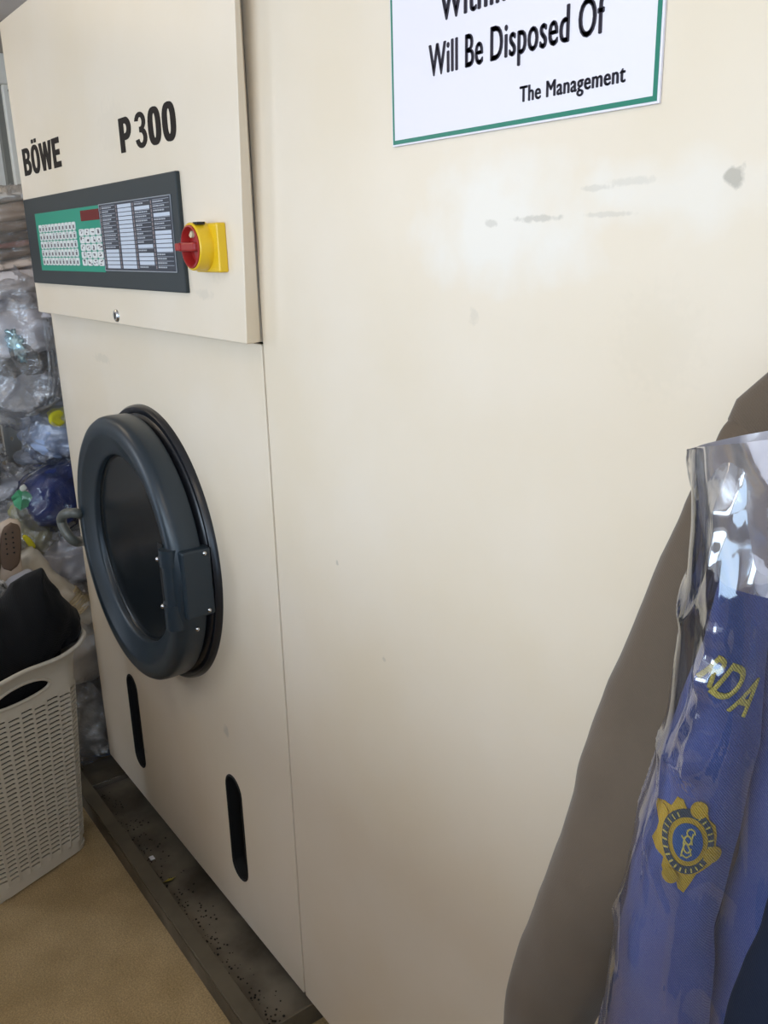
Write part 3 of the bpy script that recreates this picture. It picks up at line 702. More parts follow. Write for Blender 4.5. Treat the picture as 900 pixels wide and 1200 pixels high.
bundle('clear_bag', 'crumpled clear plastic bag left of the navy garment', 'plastic bag', (c.x, c.y, c.z), (.06, .10, .040),
       [('folded_garment', lil, -.8, .6, .8)], roll=.1, seed=7, fs=24, famp=.025)
c = at(3, 530, -2.70)
bundle('clear_bag', 'lilac tinted plastic bag at the left edge above the green tag', 'plastic bag', (c.x, c.y - .09, c.z), (.06, .08, .085),
       [('folded_garment', lil, -.0, .95, .9), ('folded_garment', dgr, -.95, .05, .9)], seed=8, fs=20)
# green paper tag with a white stub
tg = bmesh.new(); P_ = [at(u, v, -2.56 + d) for u, v, d in ((13, 583, 0), (20, 575, .008), (26, 572, 0), (40, 582, .006), (36, 592, .0), (24, 598, .008), (17, 593, 0))]
cen = sum(P_, Vector()) / len(P_) + Vector((.006, 0, 0)); vs = [tg.verts.new(q) for q in P_]; vc = tg.verts.new(cen)
fs_ = [tg.faces.new((vs[i], vs[(i + 1) % 7], vc)) for i in range(7)]; bmesh.ops.solidify(tg, geom=fs_, thickness=.0012)
tg = tag(obj('paper_tag', tg, mat('green paper', (.16, .62, .33), .7)), 'crumpled bright green paper tag on the clear plastic', 'paper tag')
bm = bmesh.new(); q = at(27, 572, -2.545); blob(bm, q, (.003, .010, .009), 0, 0, .4, amp=.001, s=20, nu=16, nv=10); obj('stub', bm, mat('tag white', (.6, .62, .55), .6), tg, True)
# olive bag
c = at(38, 618, -2.60)
bundle('wrapped_clothes', 'olive green garment in thin plastic below the green tag', 'wrapped clothes', (c.x, c.y, c.z), (.035, .050, .085),
       [('folded_garment', olv, -.98, .98, 1.0)], roll=.25, seed=10, fs=14, famp=.01)
bm = bmesh.new(); blob(bm, at(34, 635, -2.55), (.006, .009, .026), 0, 0, .5, amp=.003, s=30, nu=24, nv=16); tag(obj('yellow_tag', bm, ylw, smooth=True), 'small yellow tag hanging beside the beige shoes', 'tag')
c = at(10, 608, -2.68)
bundle('clear_bag', 'flat clear plastic bag above the beige shoes', 'plastic bag', (c.x, c.y - .06, c.z), (.08, .11, .035), [('folded_garment', lil, -.8, .7, .85)], seed=12, fs=26, famp=.02)
c = at(80, 655, -2.62)
bundle('clear_bag', 'bluish clear plastic bag behind the round door handle', 'plastic bag', (c.x, c.y + .01, c.z), (.06, .105, .085),
       [('folded_garment', lil, -.9, .9, .85)], roll=.2, seed=13, fs=22, famp=.028)
# cream roll gathered at one end
a = at(28, 648, -2.52); b = at(108, 722, -2.50); n = 40; bm = bmesh.new(); pts_, rad = [], []
for k in range(n + 1):
    f = k / n; pts_.append(a.lerp(b, f) + Vector((0, 0, -.02 * math.sin(PI * f)))); r_ = .036 * (1 - .12 * math.sin(8 * f))
    if f < .04: r_ *= .85
    if .60 < f < .82: r_ = .030 + .0045 * math.sin(f * 190)
    rad.append(r_)
tube(bm, pts_, rad, 28)
for v in bm.verts: v.co += Vector((1, 1, 1)) * fbm(v.co, 25) * .006
ro = tag(obj('wrapped_roll', bm, mat('cream wrap', (.62, .57, .48), .35, bump=.3, bscale=30), smooth=True), 'cream plastic wrapped roll with twisted end, slanting above the basket', 'wrapped roll')
bm = bmesh.new(); pts2 = [a.lerp(b, .60 + .22 * k / 24) for k in range(25)]
tube(bm, pts2, [.035 + .004 * math.sin(k * 1.9) for k in range(25)], 28)
for v in bm.verts: v.co += Vector((1, 1, 1)) * fbm(v.co, 40) * .006 + Vector((0, 0, -.008))
obj('twist', bm, mat('amber wrap', (.58, .46, .28), .25, bump=.3, bscale=50), ro, True)
# tall bag on the floor between basket and machine
bundle('floor_bag', 'tall clear bag of beige clothes on the floor between basket and machine', 'clothes bag', (-2.565, -.035, .415), (.085, .105, .150),
       [('folded_garment', bge, -.95, .95, .98)], seed=14, fs=9, famp=.02)
bundle('floor_bag', 'crumpled clear bag at floor level below the tall beige bag', 'clothes bag', (-2.565, -.035, .135), (.085, .10, .125),
       [('folded_garment', F('taupe cloth dark', (.25, .21, .16)), -.95, .9, .85)], seed=15, fs=18, famp=.03)
# beige shoes standing on their heels
SH = mat('shoe beige', (.56, .45, .35), .6, var=.1); SHI = mat('insole brown', (.13, .08, .05), .7)
def shoe(c, label, lean):
    o = empty('shoe', c); tag(o, label, 'shoe', 'pair of beige shoes above the basket')
    def ring(f, k, n, w, th):
        a = 2 * PI * k / n; wx = w * (1 - .18 * math.sin(f * PI * 1.1))
        return (th * math.sin(a), wx * math.cos(a))
    bm = bmesh.new(); rings = []; n = 28; L = .20
    for j in range(25):
        f = j / 24; w_ = .040 * math.sqrt(max(.001, 1 - (2 * f - 1) ** 6)) * (.86 + .14 * math.cos(f * 5)); th = .020 * math.sqrt(max(.001, 1 - (2 * f - 1) ** 8))
        rings.append([bm.verts.new(Vector(c) + Vector((th * math.sin(2 * PI * k / n), w_ * math.cos(2 * PI * k / n) + lean * (f - .5) * L, f * L))) for k in range(n)])
    for a_, b_2 in zip(rings, rings[1:]):
        for k in range(n): bm.faces.new((a_[k], a_[(k + 1) % n], b_2[(k + 1) % n], b_2[k]))
    bm.faces.new(rings[0]); bm.faces.new(rings[-1][::-1]); obj('upper', bm, SH, o, True)
    bm = bmesh.new(); rings = []
    for j in range(17):
        f = .30 + .66 * j / 16; g_ = (j / 16); w_ = .027 * math.sqrt(max(.001, 1 - (2 * g_ - 1) ** 4))
        rings.append([bm.verts.new(Vector(c) + Vector((.0175 + .006 * math.sin(2 * PI * k / n), w_ * math.cos(2 * PI * k / n) + lean * (f - .5) * L, f * L))) for k in range(n)])
    for a_, b_2 in zip(rings, rings[1:]):
        for k in range(n): bm.faces.new((a_[k], a_[(k + 1) % n], b_2[(k + 1) % n], b_2[k]))
    bm.faces.new(rings[0]); bm.faces.new(rings[-1][::-1]); obj('insole', bm, SHI, o, True)
    bm = bmesh.new()
    for j in range(5):
        for i in range(2):
            q = Vector(c) + Vector((.024, -.009 + .018 * i + lean * (.12 * j) * L * .8 * .3, (.55 + .07 * j) * L)); bmesh.ops.create_icosphere(bm, subdivisions=1, radius=.0026, matrix=Matrix.Translation(q))
    obj('eyelet', bm, BLACK, o)
c = at(17, 690, -2.42); shoe((c.x, c.y, c.z), 'beige shoe with dark perforated insole, right one of the pair', .15)
c = at(-6, 700, -2.42); shoe((c.x, c.y, c.z), 'beige shoe cut by the left edge, left one of the pair', .1)

# ------------------------------------------------------------------ clothes in the basket
def heap(name, label, cat, outline, xdepth, m, thick, seed, inside=False, grp=None):
    """cloth heap whose crest follows an outline; real thickness across"""
    bm = bmesh.new(); n = len(outline); 
    L_ = [at(u, v, xdepth) for u, v in outline]; c_ = sum(L_, Vector()) / n; rows = 16
    rings = []
    for j in range(rows + 1):
        f = -1 + 2 * j / rows; k_ = math.sqrt(max(.0004, 1 - abs(f) ** 2.6)); ring_ = []
        for q in L_:
            d = (q - c_) * k_; pq = c_ + d + Vector((thick * f, 0, 0)); pq += Vector((1, .6, .6)) * fbm(pq + Vector((seed, 0, 0)), 9) * .02
            if inside:
                d = pq - Bc; m_ = max(0, min(1, (pq.z - .60) / .05)); g_ = .62 + .38 * min(1, max(0, pq.z / .6))
                lx_, ln_ = max(-.142 * g_ - .3 * m_, min(.142 * g_ + .3 * m_, d.dot(Bd))), max(-.096 * g_ - .3 * m_, min(.096 * g_ + .3 * m_, d.dot(Bn)))
                pq = Bc + Bd * lx_ + Bn * ln_ + Vector((0, 0, max(.03, pq.z)))
            ring_.append(bm.verts.new(pq))
        rings.append(ring_)
    for a_, b_2 in zip(rings, rings[1:]):
        for k in range(n): bm.faces.new((a_[k], a_[(k + 1) % n], b_2[(k + 1) % n], b_2[k]))
    bm.faces.new(rings[0]); bm.faces.new(rings[-1][::-1])
    return tag(obj(name, bm, m, smooth=True), label, cat, grp)
def dense(o, n=6):
    out = []
    for i in range(len(o)):
        a_, b_2 = Vector(o[i]), Vector(o[(i + 1) % len(o)]); 
        for k in range(n): out.append(tuple(a_.lerp(b_2, k / n)))
    return out
heap('black_garment', 'black garment heaped high in the off white laundry basket', 'garment',
     dense([(-60, 745), (-20, 722), (2, 703), (14, 686), (30, 676), (47, 669), (56, 678), (74, 699), (92, 716), (94, 728), (88, 748), (84, 775), (84, 800), (84, 900), (80, 1040), (-60, 1080), (-140, 1000), (-120, 850)], 8), -2.17, blk, .105, 1, True)
heap('grey_garment', 'grey garment behind the black one, left of the beige shoes', 'garment', dense([(-30, 700), (5, 690), (18, 676), (34, 668), (30, 690), (10, 712), (-10, 730), (-30, 740)]), -2.34, gry, .05, 5)
pat = mat('speckled cloth', (.02, .02, .02), .8, col2=(.6, .6, .6), vscale=60, detail=2)
heap('speckled_cloth', 'black and white speckled cloth under the shoes at the left edge', 'cloth', dense([(-30, 684), (6, 680), (11, 686), (4, 698), (-30, 706)]), -2.30, pat, .03, 7)

# ------------------------------------------------------------------ garments hanging at the right
def interp(tab, v):
    if v <= tab[0][0]: return list(tab[0][1:])
    for a_, b_2 in zip(tab, tab[1:]):
        if v <= b_2[0]:
            f = (v - a_[0]) / (b_2[0] - a_[0]); return [x + (y - x) * f for x, y in zip(a_[1:], b_2[1:])]
    return list(tab[-1][1:])
def loft(tab, y0f, bf, nv=120, nu=72, folds=0, fn=5, seed=0, wr=.004, ws=12, p=2.2, capped=True, sharp=0, solid=True):
    """tab: (row, left, right) silhouette rows; each row becomes a real closed section at depth y0f(row)"""
    bm = bmesh.new(); rings = []; v0, v1 = tab[0][0], tab[-1][0]
    for j in range(nv + 1):
        v = v0 + (v1 - v0) * j / nv; uL, uR = interp(tab, v); y = y0f(v); b_ = bf(v)
        A, B = onY(uL, v, y), onY(uR, v, y); z = A.z if uR > 1000 else (A.z + B.z) / 2; c_ = Vector(((A.x + B.x) / 2, y, z)); a_ = (B.x - A.x) / 2
        sl = (B.z - A.z) / max(1e-6, B.x - A.x) * 0
        # keep the seen outline although the section has depth
        um = uL if uR > 1000 else (uL + uR) / 2; th = math.atan2(abs(ray(um, v).x), ray(um, v).y); q_ = p / (p - 1); a2 = max(.3 * a_, max(a_ ** q_ - (b_ * math.tan(th)) ** q_, (.3 * a_) ** q_) ** (1 / q_))
        ring_ = []
        for i in range(nu):
            t_ = 2 * PI * i / nu; ct, st = math.cos(t_), math.sin(t_); e_ = 2 / p
            d = Vector((a2 * math.copysign(abs(ct) ** e_, ct), b_ * math.copysign(abs(st) ** e_, st), 0))
            q = c_ + d
            if folds: q += Vector((ct * .3, st, 0)) * (folds * math.sin(fn * t_ + seed + 3 * noise.noise(Vector((q.z * 3, seed, 0)))) * (.4 + .6 * noise.noise(Vector((q.z * 4, t_, seed)))))
            q += Vector((ct, st, 0)) * fbm(q + Vector((seed, 0, 0)), ws) * wr
            if sharp: q += Vector((ct, st, 0)) * max(0, ridge(Vector((q.x * 1.0, q.y, q.z * .35)) + Vector((seed, 0, 0)), 22)) ** 4 * sharp
            ring_.append(bm.verts.new(q))
        rings.append(ring_)
    for a_, b_2 in zip(rings, rings[1:]):
        for k in range(nu): bm.faces.new((a_[k], a_[(k + 1) % nu], b_2[(k + 1) % nu], b_2[k]))
    if capped: bm.faces.new(rings[0][::-1]); bm.faces.new(rings[-1])
    return bm
def lin(v0, a, v1, b): return lambda v: a + (b - a) * min(1, max(0, (v - v0) / (v1 - v0)))
TP = weave('taupe gabardine', (.120, .088, .060), scale=1400, strength=.15, rough=.8)
TPL = weave('taupe gabardine lining', (.15, .145, .12), scale=1400, strength=.15, rough=.8)
BL = weave('blue pique knit', (.072, .105, .33), scale=1500, strength=.55, rough=.8, var=.06)
NV = weave('dark navy fleece', (.005, .009, .022), scale=1500, strength=.15, rough=.9, sheen=0)
LEXT = 0
# taupe jacket
tj = empty('taupe_jacket', (-.2, -.1, .8)); tag(tj, 'taupe brown jacket with long sleeve, hanging closest to the cream machine', 'jacket')
tab = [(496, 856, 930), (505, 850, 930), (520, 845, 930), (545, 836, 930), (590, 808, 920), (655, 775, 905), (720, 750, 890), (810, 720, 870), (880, 700, 845), (965, 672, 815), (1010, 655, 795), (1080, 632, 760), (1110, 618, 745), (1140, 605, 722), (1165, 599, 708), (1200, 595, 694), (1260, 592, 680)]
bm = loft(tab, lin(470, -.085, 1200, -.135), lambda v: .010 + .032 * min(1, (v - 496) / 120) + .006 * (v - 496) / 700, folds=.007, fn=3, seed=2.2, wr=.008, ws=6); obj('sleeve', bm, TP, tj, True)
def torso(name, m, parent, xl, xr, y, zs_, zb, b_, seed, wr=.01, neck=.09, drop=.10):
    """shoulder-to-hem body shell in world space; the shoulder line slopes down from the collar to both ends"""
    bm = bmesh.new(); rings = []; cx = (xl + xr) / 2; hw = (xr - xl) / 2; nj, nu = 60, 64
    for j in range(nj + 1):
        f = j / nj
        z = zs_ + drop - (zs_ + drop - zb) * f
        dz = zs_ + drop - z; w_ = hw if dz > drop else neck + (hw - neck) * (dz / drop) ** .9
        bb = b_ * min(1, .45 + dz / drop * .55)
        ring_ = []
        for i in range(nu):
            t_ = 2 * PI * i / nu; ct, st = math.cos(t_), math.sin(t_)
            q = Vector((cx + w_ * math.copysign(abs(ct) ** .85, ct), y + bb * st, z)); q += Vector((0, st, 0)) * (fbm(q + Vector((seed, 0, 0)), 5) * wr + .008 * math.sin(9 * ct + seed + 2 * z))
            ring_.append(bm.verts.new(q))
        rings.append(ring_)
    for a_, b_2 in zip(rings, rings[1:]):
        for k in range(nu): bm.faces.new((a_[k], a_[(k + 1) % nu], b_2[(k + 1) % nu], b_2[k]))
    bm.faces.new(rings[0][::-1]); bm.faces.new(rings[-1]); return obj(name, bm, m, parent, True)
sh = onY(852, 492, -.085)
torso('body', TP, tj, sh.x + .002, sh.x + .47, -.085, sh.z + .012, .62, .040, 3, drop=.13)
# blue shirt
bs = empty('blue_shirt', (-.1, -.2, .7)); tag(bs, 'blue uniform shirt with gold sleeve badge, inside the clear cover', 'shirt')
tabb = [(560, 862, 905), (600, 858, 915), (640, 852, 915), (690, 840, 907), (740, 828, 902), (800, 806, 896), (860, 784, 890), (920, 765, 876), (980, 752, 860), (1040, 742, 850), (1080, 731, 844), (1140, 720, 838), (1200, 711, 828), (1280, 700, 815)]
bm = loft(tabb, lin(560, -.225, 1200, -.215), lin(560, .030, 1200, .028), folds=.003, fn=3, seed=.7, wr=.006, ws=7)
slv = obj('sleeve', bm, BL, bs, True)
tabd = [(600, 912, 1150), (680, 902, 1150), (760, 894, 1150), (840, 888, 1150), (900, 874, 1130), (960, 862, 1120), (1020, 850, 1110), (1080, 840, 1100), (1140, 832, 1090), (1200, 822, 1080), (1280, 812, 1080)]
bm = loft(tabd, lin(600, -.185, 1200, -.168), lin(560, .026, 1200, .026), folds=.004, fn=7, seed=1.9, wr=.010, ws=7); obj('body', bm, BL, bs, True)
# dark navy jacket nearest to the camera, lower right
nj = empty('navy_jacket', (-.05, -.3, .7)); tag(nj, 'very dark navy jacket at the bottom right corner in front of the blue shirt', 'jacket')
tabn = [(850, 965, 1150), (930, 938, 1150), (1000, 908, 1150), (1060, 882, 1140), (1120, 860, 1130), (1170, 842, 1120), (1200, 832, 1110), (1280, 815, 1100)]
bm = loft(tabn, lin(850, -.305, 1200, -.30), lin(850, .016, 1200, .020), folds=.003, fn=4, seed=4.2, wr=.008, ws=8); obj('body', bm, NV, nj, True)
# embroidery wrapped on the sleeve
dg = bpy.context.evaluated_depsgraph_get(); bpy.context.view_layer.update()
slv_b = BVHTree.FromPolygons([slv.matrix_world @ v.co for v in slv.data.vertices], [p_.vertices[:] for p_ in slv.data.polygons])
GOLD = weave('gold thread', (.95, .58, .04), scale=1500, strength=.9, rough=.5, var=.35, sheen=0); GOLDL = weave('pale gold thread', (.95, .76, .16), scale=1500, strength=.8, rough=.5, sheen=0)
BNV = weave('badge navy thread', (.03, .05, .07), scale=1500, strength=.6); BBL = weave('badge blue thread', (.01, .09, .30), scale=1500, strength=.6)
def hit(u, v):
    r_ = ray(u, v).normalized(); h_ = slv_b.ray_cast(CAM, r_); return h_
bc = hit(804, 985); bN = bc[1].copy(); 
if bN.dot(ray(804, 985)) > 0: bN = -bN
ax_v = (hit(806, 945)[0] - hit(802, 1022)[0]).normalized(); ax_u = ax_v.cross(bN).normalized(); bN = ax_u.cross(ax_v)
if bN.dot(ray(804, 985)) > 0: bN = -bN; ax_u = -ax_u
if ax_u.x < 0: ax_u = -ax_u
bN = ax_u.cross(ax_v);
if bN.dot(ray(804, 985)) > 0: bN = -bN
def wrap(me_or_bm, name, m, centre, au, av, nrm, lift, th=.0008):
    """lay a flat design (x, y in metres) onto the sleeve surface"""
    bm = me_or_bm
    bmesh.ops.triangulate(bm, faces=bm.faces)
    for _ in range(3):
        es = [e for e in bm.edges if e.calc_length() > .0035]
        if not es: break
        bmesh.ops.subdivide_edges(bm, edges=es, cuts=1); bmesh.ops.triangulate(bm, faces=bm.faces)
    for v in bm.verts:
        o_ = centre + au * v.co.x + av * v.co.y; h_ = slv_b.ray_cast(o_ + nrm * .08, -nrm)
        v.co = (h_[0] if h_[0] is not None else o_) + nrm * lift
    fs_ = list(bm.faces); 
    ex = bmesh.ops.extrude_face_region(bm, geom=fs_)
    for v in [g_ for g_ in ex['geom'] if isinstance(g_, bmesh.types.BMVert)]: v.co += nrm * th
    return obj(name, bm, m, bs)
def poly_bm(loops):
    me = spline_mesh('p', loops, 0); bm = bmesh.new(); bm.from_mesh(me); bpy.data.meshes.remove(me); bmesh.ops.remove_doubles(bm, verts=bm.verts, dist=1e-6); return bm
def disc(cx, cy, rx, ry=None, n=28): ry = ry or rx; return [(cx + rx * math.cos(2 * PI * k / n), cy + ry * math.sin(2 * PI * k / n)) for k in range(n)]
WB, HB = .0195, .0315
star = []
spec_ = [(90, .8), (70, 1.02), (52, 1.04), (40, .92), (25, 1.02), (10, 1.0), (-5, .98), (-20, 1.06), (-35, 1.08), (-50, .98), (-66, .95), (-78, 1.12), (-90, 1.42), (-99, 1.32), (-106, 1.04), (-114, 1.15), (-124, 1.22), (-134, 1.12), (-142, .92), (-155, 1.10), (-166, 1.18), (-178, 1.0), (168, .95), (156, 1.12), (146, 1.22), (134, 1.1), (124, .95), (108, 1.12), (98, 1.05)]
for a_, r_ in spec_: star.append((WB * r_ * math.cos(math.radians(a_)), HB * r_ * math.sin(math.radians(a_))))
bd = []
bdg = wrap(poly_bm([star]), 'badge', GOLD, bc[0], ax_u, ax_v, bN, .0004); bdg['label'] = 'gold and blue embroidered crest badge'
def badge_sub(loops, nm, m, lift):
    o_ = wrap(poly_bm(loops), nm, m, bc[0], ax_u, ax_v, bN, lift); o_.parent = bdg; o_.location = (0, 0, 0)
    return o_
badge_sub([disc(.001, 0, WB * .86, HB * .86), disc(.001, 0, WB * .66, HB * .66)[::-1]], 'badge_ring', BNV, .0012)
for (cx_, cy_, r_) in ((.010, .030, .0065), (.0235, -.011, .0068), (-.0225, .020, .0048), (-.013, -.033, .0062)):
    badge_sub([disc(cx_ * .73, cy_ * .92, r_ * .85, r_ * 1.05)], 'badge_boss', GOLD, .0019)
badge_sub([disc(.001, 0, WB * .50, HB * .50)], 'badge_centre', BBL, .0014)
# monogram strokes and ring ticks
def stroke(pts, w_):
    L1, L2 = [], []
    for i, p_ in enumerate(pts):
        a_ = Vector(pts[max(i - 1, 0)]); b_2 = Vector(pts[min(i + 1, len(pts) - 1)]); d = (b_2 - a_).normalized(); n_ = Vector((-d.y, d.x)) * w_ / 2
        L1.append(tuple(Vector(p_) + n_)); L2.append(tuple(Vector(p_) - n_))
    return L1 + L2[::-1]
KX = .73
S1 = [(.004 + .0035 * math.cos(a_), .009 + .0035 * math.sin(a_)) for a_ in [math.radians(q) for q in range(-20, 260, 25)]]
S2 = [(.0015 + .0038 * math.cos(a_), -.001 + .0075 * math.sin(a_)) for a_ in [math.radians(q) for q in range(0, 340, 22)]]
S3 = [(-.004 + .010 * f, .005 * math.sin(f * 6) - .012 + .022 * f) for f in [k / 10 for k in range(11)]]
S4 = [(-.004, .006), (-.001, .002), (.003, -.004), (.005, -.010), (.001, -.013), (-.003, -.011)]
for s_ in (S1, S2, S3, S4): badge_sub([stroke([(x * KX, y * .95) for x, y in s_], .0009)], 'monogram', GOLDL, .0022)
for k in range(26):
    a_ = 2 * PI * k / 26 + .1
    if 1.25 < a_ < 1.9: continue
    rx_, ry_ = WB * .76, HB * .76; cx_, cy_ = .001 + rx_ * math.cos(a_), ry_ * math.sin(a_)
    d = Vector((math.cos(a_), math.sin(a_))) * .0016; badge_sub([stroke([(cx_ - d.x, cy_ - d.y), (cx_ + d.x, cy_ + d.y)], .0009)], 'ring_letter', GOLDL, .0019)
# RDA lettering
lc = hit(852, 798); lN = lc[1].copy()
pa = hit(829, 795); pb = hit(874, 818)
lu = ((pb[0] - pa[0]).normalized() if pa[0] and pb[0] else ax_u); lN = bN; lv = lN.cross(lu).normalized()
if lv.z < 0: lv = -lv
for ch, u_, v_, w_, h_ in (('R', 838, 787, .0125, .021), ('D', 856, 800, .0165, .0225), ('A', 876, 816, .0155, .0215)):
    hc = hit(u_, v_)
    if hc[0] is None: hc = lc
    me = text_mesh(ch, 1, .014, 0); bm = bmesh.new(); bm.from_mesh(me); bpy.data.meshes.remove(me)
    xs = [v.co.x for v in bm.verts]; ys = [v.co.y for v in bm.verts]; cx_, cy_ = (min(xs) + max(xs)) / 2, (min(ys) + max(ys)) / 2
    for v in bm.verts: v.co.x = (v.co.x - cx_) / (max(xs) - min(xs)) * w_; v.co.y = (v.co.y - cy_) / (max(ys) - min(ys)) * h_
    wrap(bm, 'embroidered_letter', GOLDL, hc[0], lu, lv, lN, .0006, .0014)['label'] = 'gold embroidered letter ' + ch
# clear cover over the shirt
def slope_top(bm, k):
    zt = max(v.co.z for v in bm.verts)
    xl = min(v.co.x for v in bm.verts if v.co.z > zt - .05)
    for v in bm.verts:
        f = min(1, max(0, (v.co.z - (zt - .16)) / .16)); v.co.z += k * max(0, v.co.x - xl) * f ** 1.3
def ridges(bm):
    paths = [([(560, 838), (640, 836), (700, 831), (780, 824), (850, 812), (910, 796), (930, 788)], .0165, .019),
             ([(640, 846), (720, 842), (800, 834), (870, 826)], .0045, .0075),
             ([(830, 800), (880, 775), (915, 755)], .0055, .009), ([(900, 752), (960, 745), (1010, 741), (1045, 746), (1080, 764)], .0045, .0075),
             ([(960, 738), (1020, 730), (1060, 728)], .003, .005), ([(700, 880), (790, 872), (880, 862)], .003, .007), ([(1060, 780), (1150, 772), (1200, 766)], .003, .008)]
    for pp_, h_, w_ in paths:
        P3 = [onY(u, v, -.280) for v, u in pp_]
        for v in bm.verts:
            if v.co.y > -.21: continue
            z = v.co.z
            if z > P3[0].z + .01 or z < P3[-1].z - .01: continue
            for a_, b_2 in zip(P3, P3[1:]):
                if b_2.z <= z <= a_.z or (a_ is P3[0] and z > a_.z) or (b_2 is P3[-1] and z < b_2.z):
                    f = min(1, max(0, (a_.z - z) / (a_.z - b_2.z))); x = a_.x + (b_2.x - a_.x) * f
                    e_ = min(1, (P3[0].z + .01 - z) / .03, (z - P3[-1].z + .01) / .03); e_ = max(0, e_)
                    x += .0025 * noise.noise(Vector((z * 30, h_ * 900, 0)))
                    dx = (v.co.x - x) / w_; g_ = max(0, 1 - dx) if dx > 0 else max(0, 1 + dx)
                    v.co.y -= h_ * e_ * g_ * (1 + .6 * noise.noise(Vector((z * 45, 5, 0)))); break
cv = empty('garment_cover', (-.1, -.22, .7)); tag(cv, 'clear plastic garment cover draped over the blue shirt', 'garment cover')
tabc = [(518, 818, 1150), (530, 816, 1150), (600, 814, 1150), (660, 808, 1150), (700, 801, 1150), (780, 789, 1150), (830, 780, 1150), (880, 762, 1140), (915, 750, 1130), (940, 746, 1130), (1000, 731, 1110), (1060, 721, 1100), (1120, 712, 1100), (1200, 706, 1090), (1290, 700, 1090)]
bm = loft(tabc, lin(517, -.215, 1200, -.205), lin(500, .050, 1200, .060), nv=260, nu=460, folds=.0025, fn=6, seed=3.3, wr=.004, ws=5, capped=False, sharp=.004, p=2.4)
slope_top(bm, .30)
ridges(bm)
# slope the top of the cover up to the collar
obj('cover_film', bm, CLEARL, cv, True)
tabm = [(517, 820, 1150), (530, 822, 1150), (560, 826, 1150), (600, 832, 1150), (640, 838, 1150), (664, 842, 1150)]
bm = loft(tabm, lin(500, -.230, 700, -.226), lin(500, .044, 700, .046), nv=70, nu=120, folds=.003, fn=7, seed=5.3, wr=.006, ws=12, capped=False, sharp=.004)
slope_top(bm, .30)
obj('shoulder_film', bm, MILKY, cv, True)['label'] = 'milky doubled film over the shoulder'
# hangers and rail carrying them (mostly outside the picture)
RAIL_Z, RXp = 1.70, -.12
rl = empty('garment_rail', (RXp, -.3, RAIL_Z)); tag(rl, 'steel garment rail above the hanging clothes', 'rail')
bm = bmesh.new(); tube(bm, [(RXp, -.005, RAIL_Z), (RXp, -.42, RAIL_Z)], .012, 16); obj('bar', bm, STEEL, rl, True)
bm = bmesh.new(); tube(bm, [(RXp, -.40, RAIL_Z), (RXp, -.40, H)], .007, 12); obj('hanger_rod', bm, STEEL, rl, True)
for y, zt, hb, lab in ((-.085, 1.50, .17, 'black wire hanger holding the taupe jacket'), (-.20, 1.45, .12, 'black wire hanger holding the blue shirt'), (-.30, 1.335, .05, 'black wire hanger holding the dark navy jacket')):
    hgr = empty('hanger', (RXp, y, zt)); tag(hgr, lab, 'hanger', 'hangers on the garment rail')
    bm = bmesh.new(); hk = [Vector((RXp + .016 * math.cos(a), y, RAIL_Z + .016 * math.sin(a))) for a in [math.radians(q) for q in range(-20, 200, 20)]]
    tube(bm, [Vector((RXp, y, zt - .02)), Vector((RXp, y, RAIL_Z - .06)), Vector((RXp + .010, y, RAIL_Z - .025))] + hk, .002, 8); obj('hook', bm, STEEL, hgr, True)
    bm = bmesh.new(); tube(bm, [Vector((RXp - hb, y, zt - .02 - hb * .4)), Vector((RXp - hb * .3, y, zt - .03)), Vector((RXp, y, zt - .02)), Vector((RXp + hb * .3, y, zt - .03)), Vector((RXp + hb, y, zt - .02 - hb * .4))], .006, 8); obj('shoulder_bar', bm, BLACK, hgr, True)
bm = bmesh.new(); lathe(bm, (RXp, RAIL_Z), [(.0001, -.007), (.03, -.006), (.03, -.0005)], 24); obj('flange', bm, STEEL, rl)

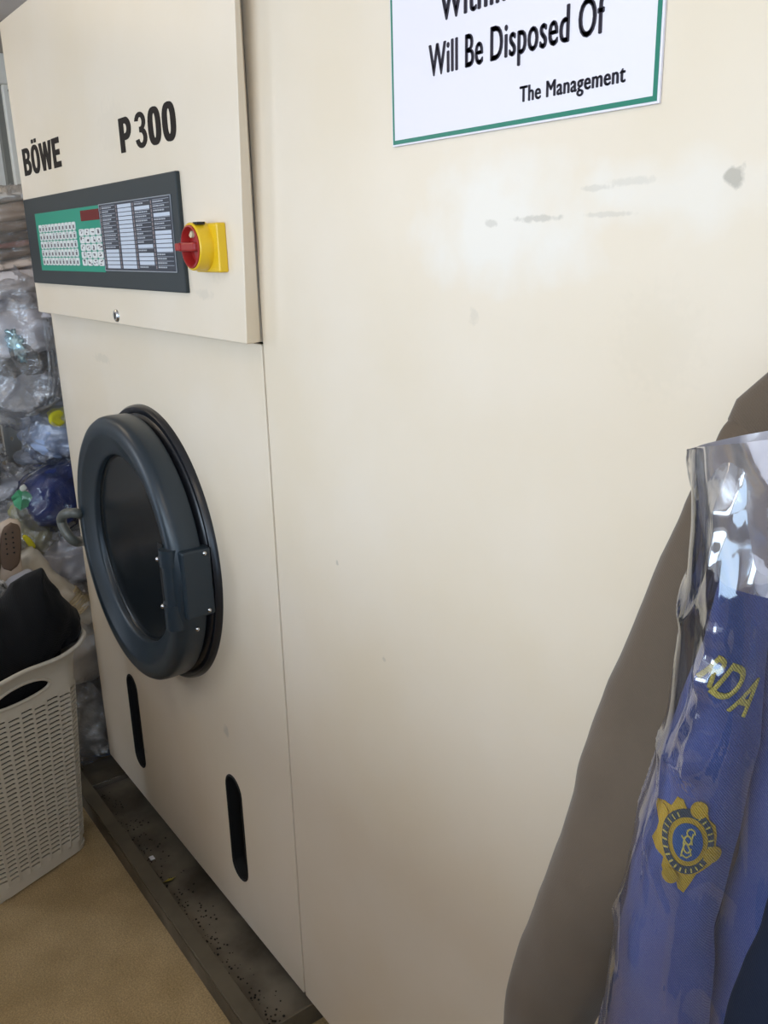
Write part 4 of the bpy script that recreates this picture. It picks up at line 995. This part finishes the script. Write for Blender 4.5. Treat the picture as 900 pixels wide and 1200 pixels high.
# ------------------------------------------------------------------ light
def area(name, loc, rot, sx_, sy_, power, col):
    l = bpy.data.lights.new(name, 'AREA'); l.shape = 'RECTANGLE'; l.size = sx_; l.size_y = sy_; l.energy = power; l.color = col
    o = bpy.data.objects.new(name, l); C.objects.link(o); o.location = loc; o.rotation_euler = rot; return o
area('shop_window_light', (.15, YF - .02, 1.575), (PI / 2, 0, 0), 3.4, 1.1, 66, (.74, .87, 1.0))
area('side_window_light', (XR + .02, -1.9, 1.12), (0, PI / 2, 0), 2.0, 1.95, 30, (.60, .79, 1.0))
area('door_sky_light', (XL - .02, -2.5, 1.80), (0, -PI / 2, 0), .55, 1.10, 9, (.95, .97, 1.0))
area('door_street_light', (XL - .02, -2.5, .80), (0, -PI / 2, 0), 1.40, 1.10, 6, (.74, .86, 1.0))
# counter added unseen behind the photographer to keep window light off the floor
ct = empty('light_blocker', (.1, -1.55, 0)); tag(ct, 'long brown unseen counter standing behind the camera, below the shop window', 'blocker')
WOOD = mat('counter wood', (.22, .13, .07), .45, var=.3, vscale=5)
boxo('blocker_top', (-2.3, -1.90, 1.08), (1.7, -1.12, 1.12), WOOD, ct, .006); boxo('blocker_front', (-2.25, -1.20, .0), (1.65, -1.17, 1.08), WOOD, ct)
for x in (-2.24, 1.61): boxo('blocker_side', (x, -1.85, 0), (x + .03, -1.2, 1.08), WOOD, ct)
for i, (x, y) in enumerate(((-3.0, -.75), (-.6, -1.0), (1.0, -1.6))):
    cl = empty('ceiling_light', (x, y, H - .02)); tag(cl, 'square ceiling light panel ' + ['near the window wall', 'in the middle of the room', 'nearest the shop front'][i], 'ceiling light', 'ceiling lights')
    boxo('frame', (x - .31, y - .31, H - .018), (x + .31, y + .31, H - .001), FRAME, cl, .003)
    em = bpy.data.materials.new('light diffuser'); em.use_nodes = True; bb = em.node_tree.nodes['Principled BSDF']; bb.inputs['Emission Color'].default_value = (1, .80, .56, 1); bb.inputs['Emission Strength'].default_value = 3.2
    boxo('diffuser', (x - .28, y - .28, H - .022), (x + .28, y + .28, H - .0175), em, cl)
wd = bpy.data.worlds.new('World'); S.world = wd; wd.use_nodes = True
bg = wd.node_tree.nodes['Background']; bg.inputs[0].default_value = (.45, .66, 1.0, 1); bg.inputs[1].default_value = 1.0
S.cycles.transparent_max_bounces = 48; S.cycles.max_bounces = 14
S.view_settings.view_transform = 'Standard'; S.view_settings.look = 'None'; S.view_settings.gamma = 1; S.view_settings.exposure = 0.28
S.view_settings.use_curve_mapping = False
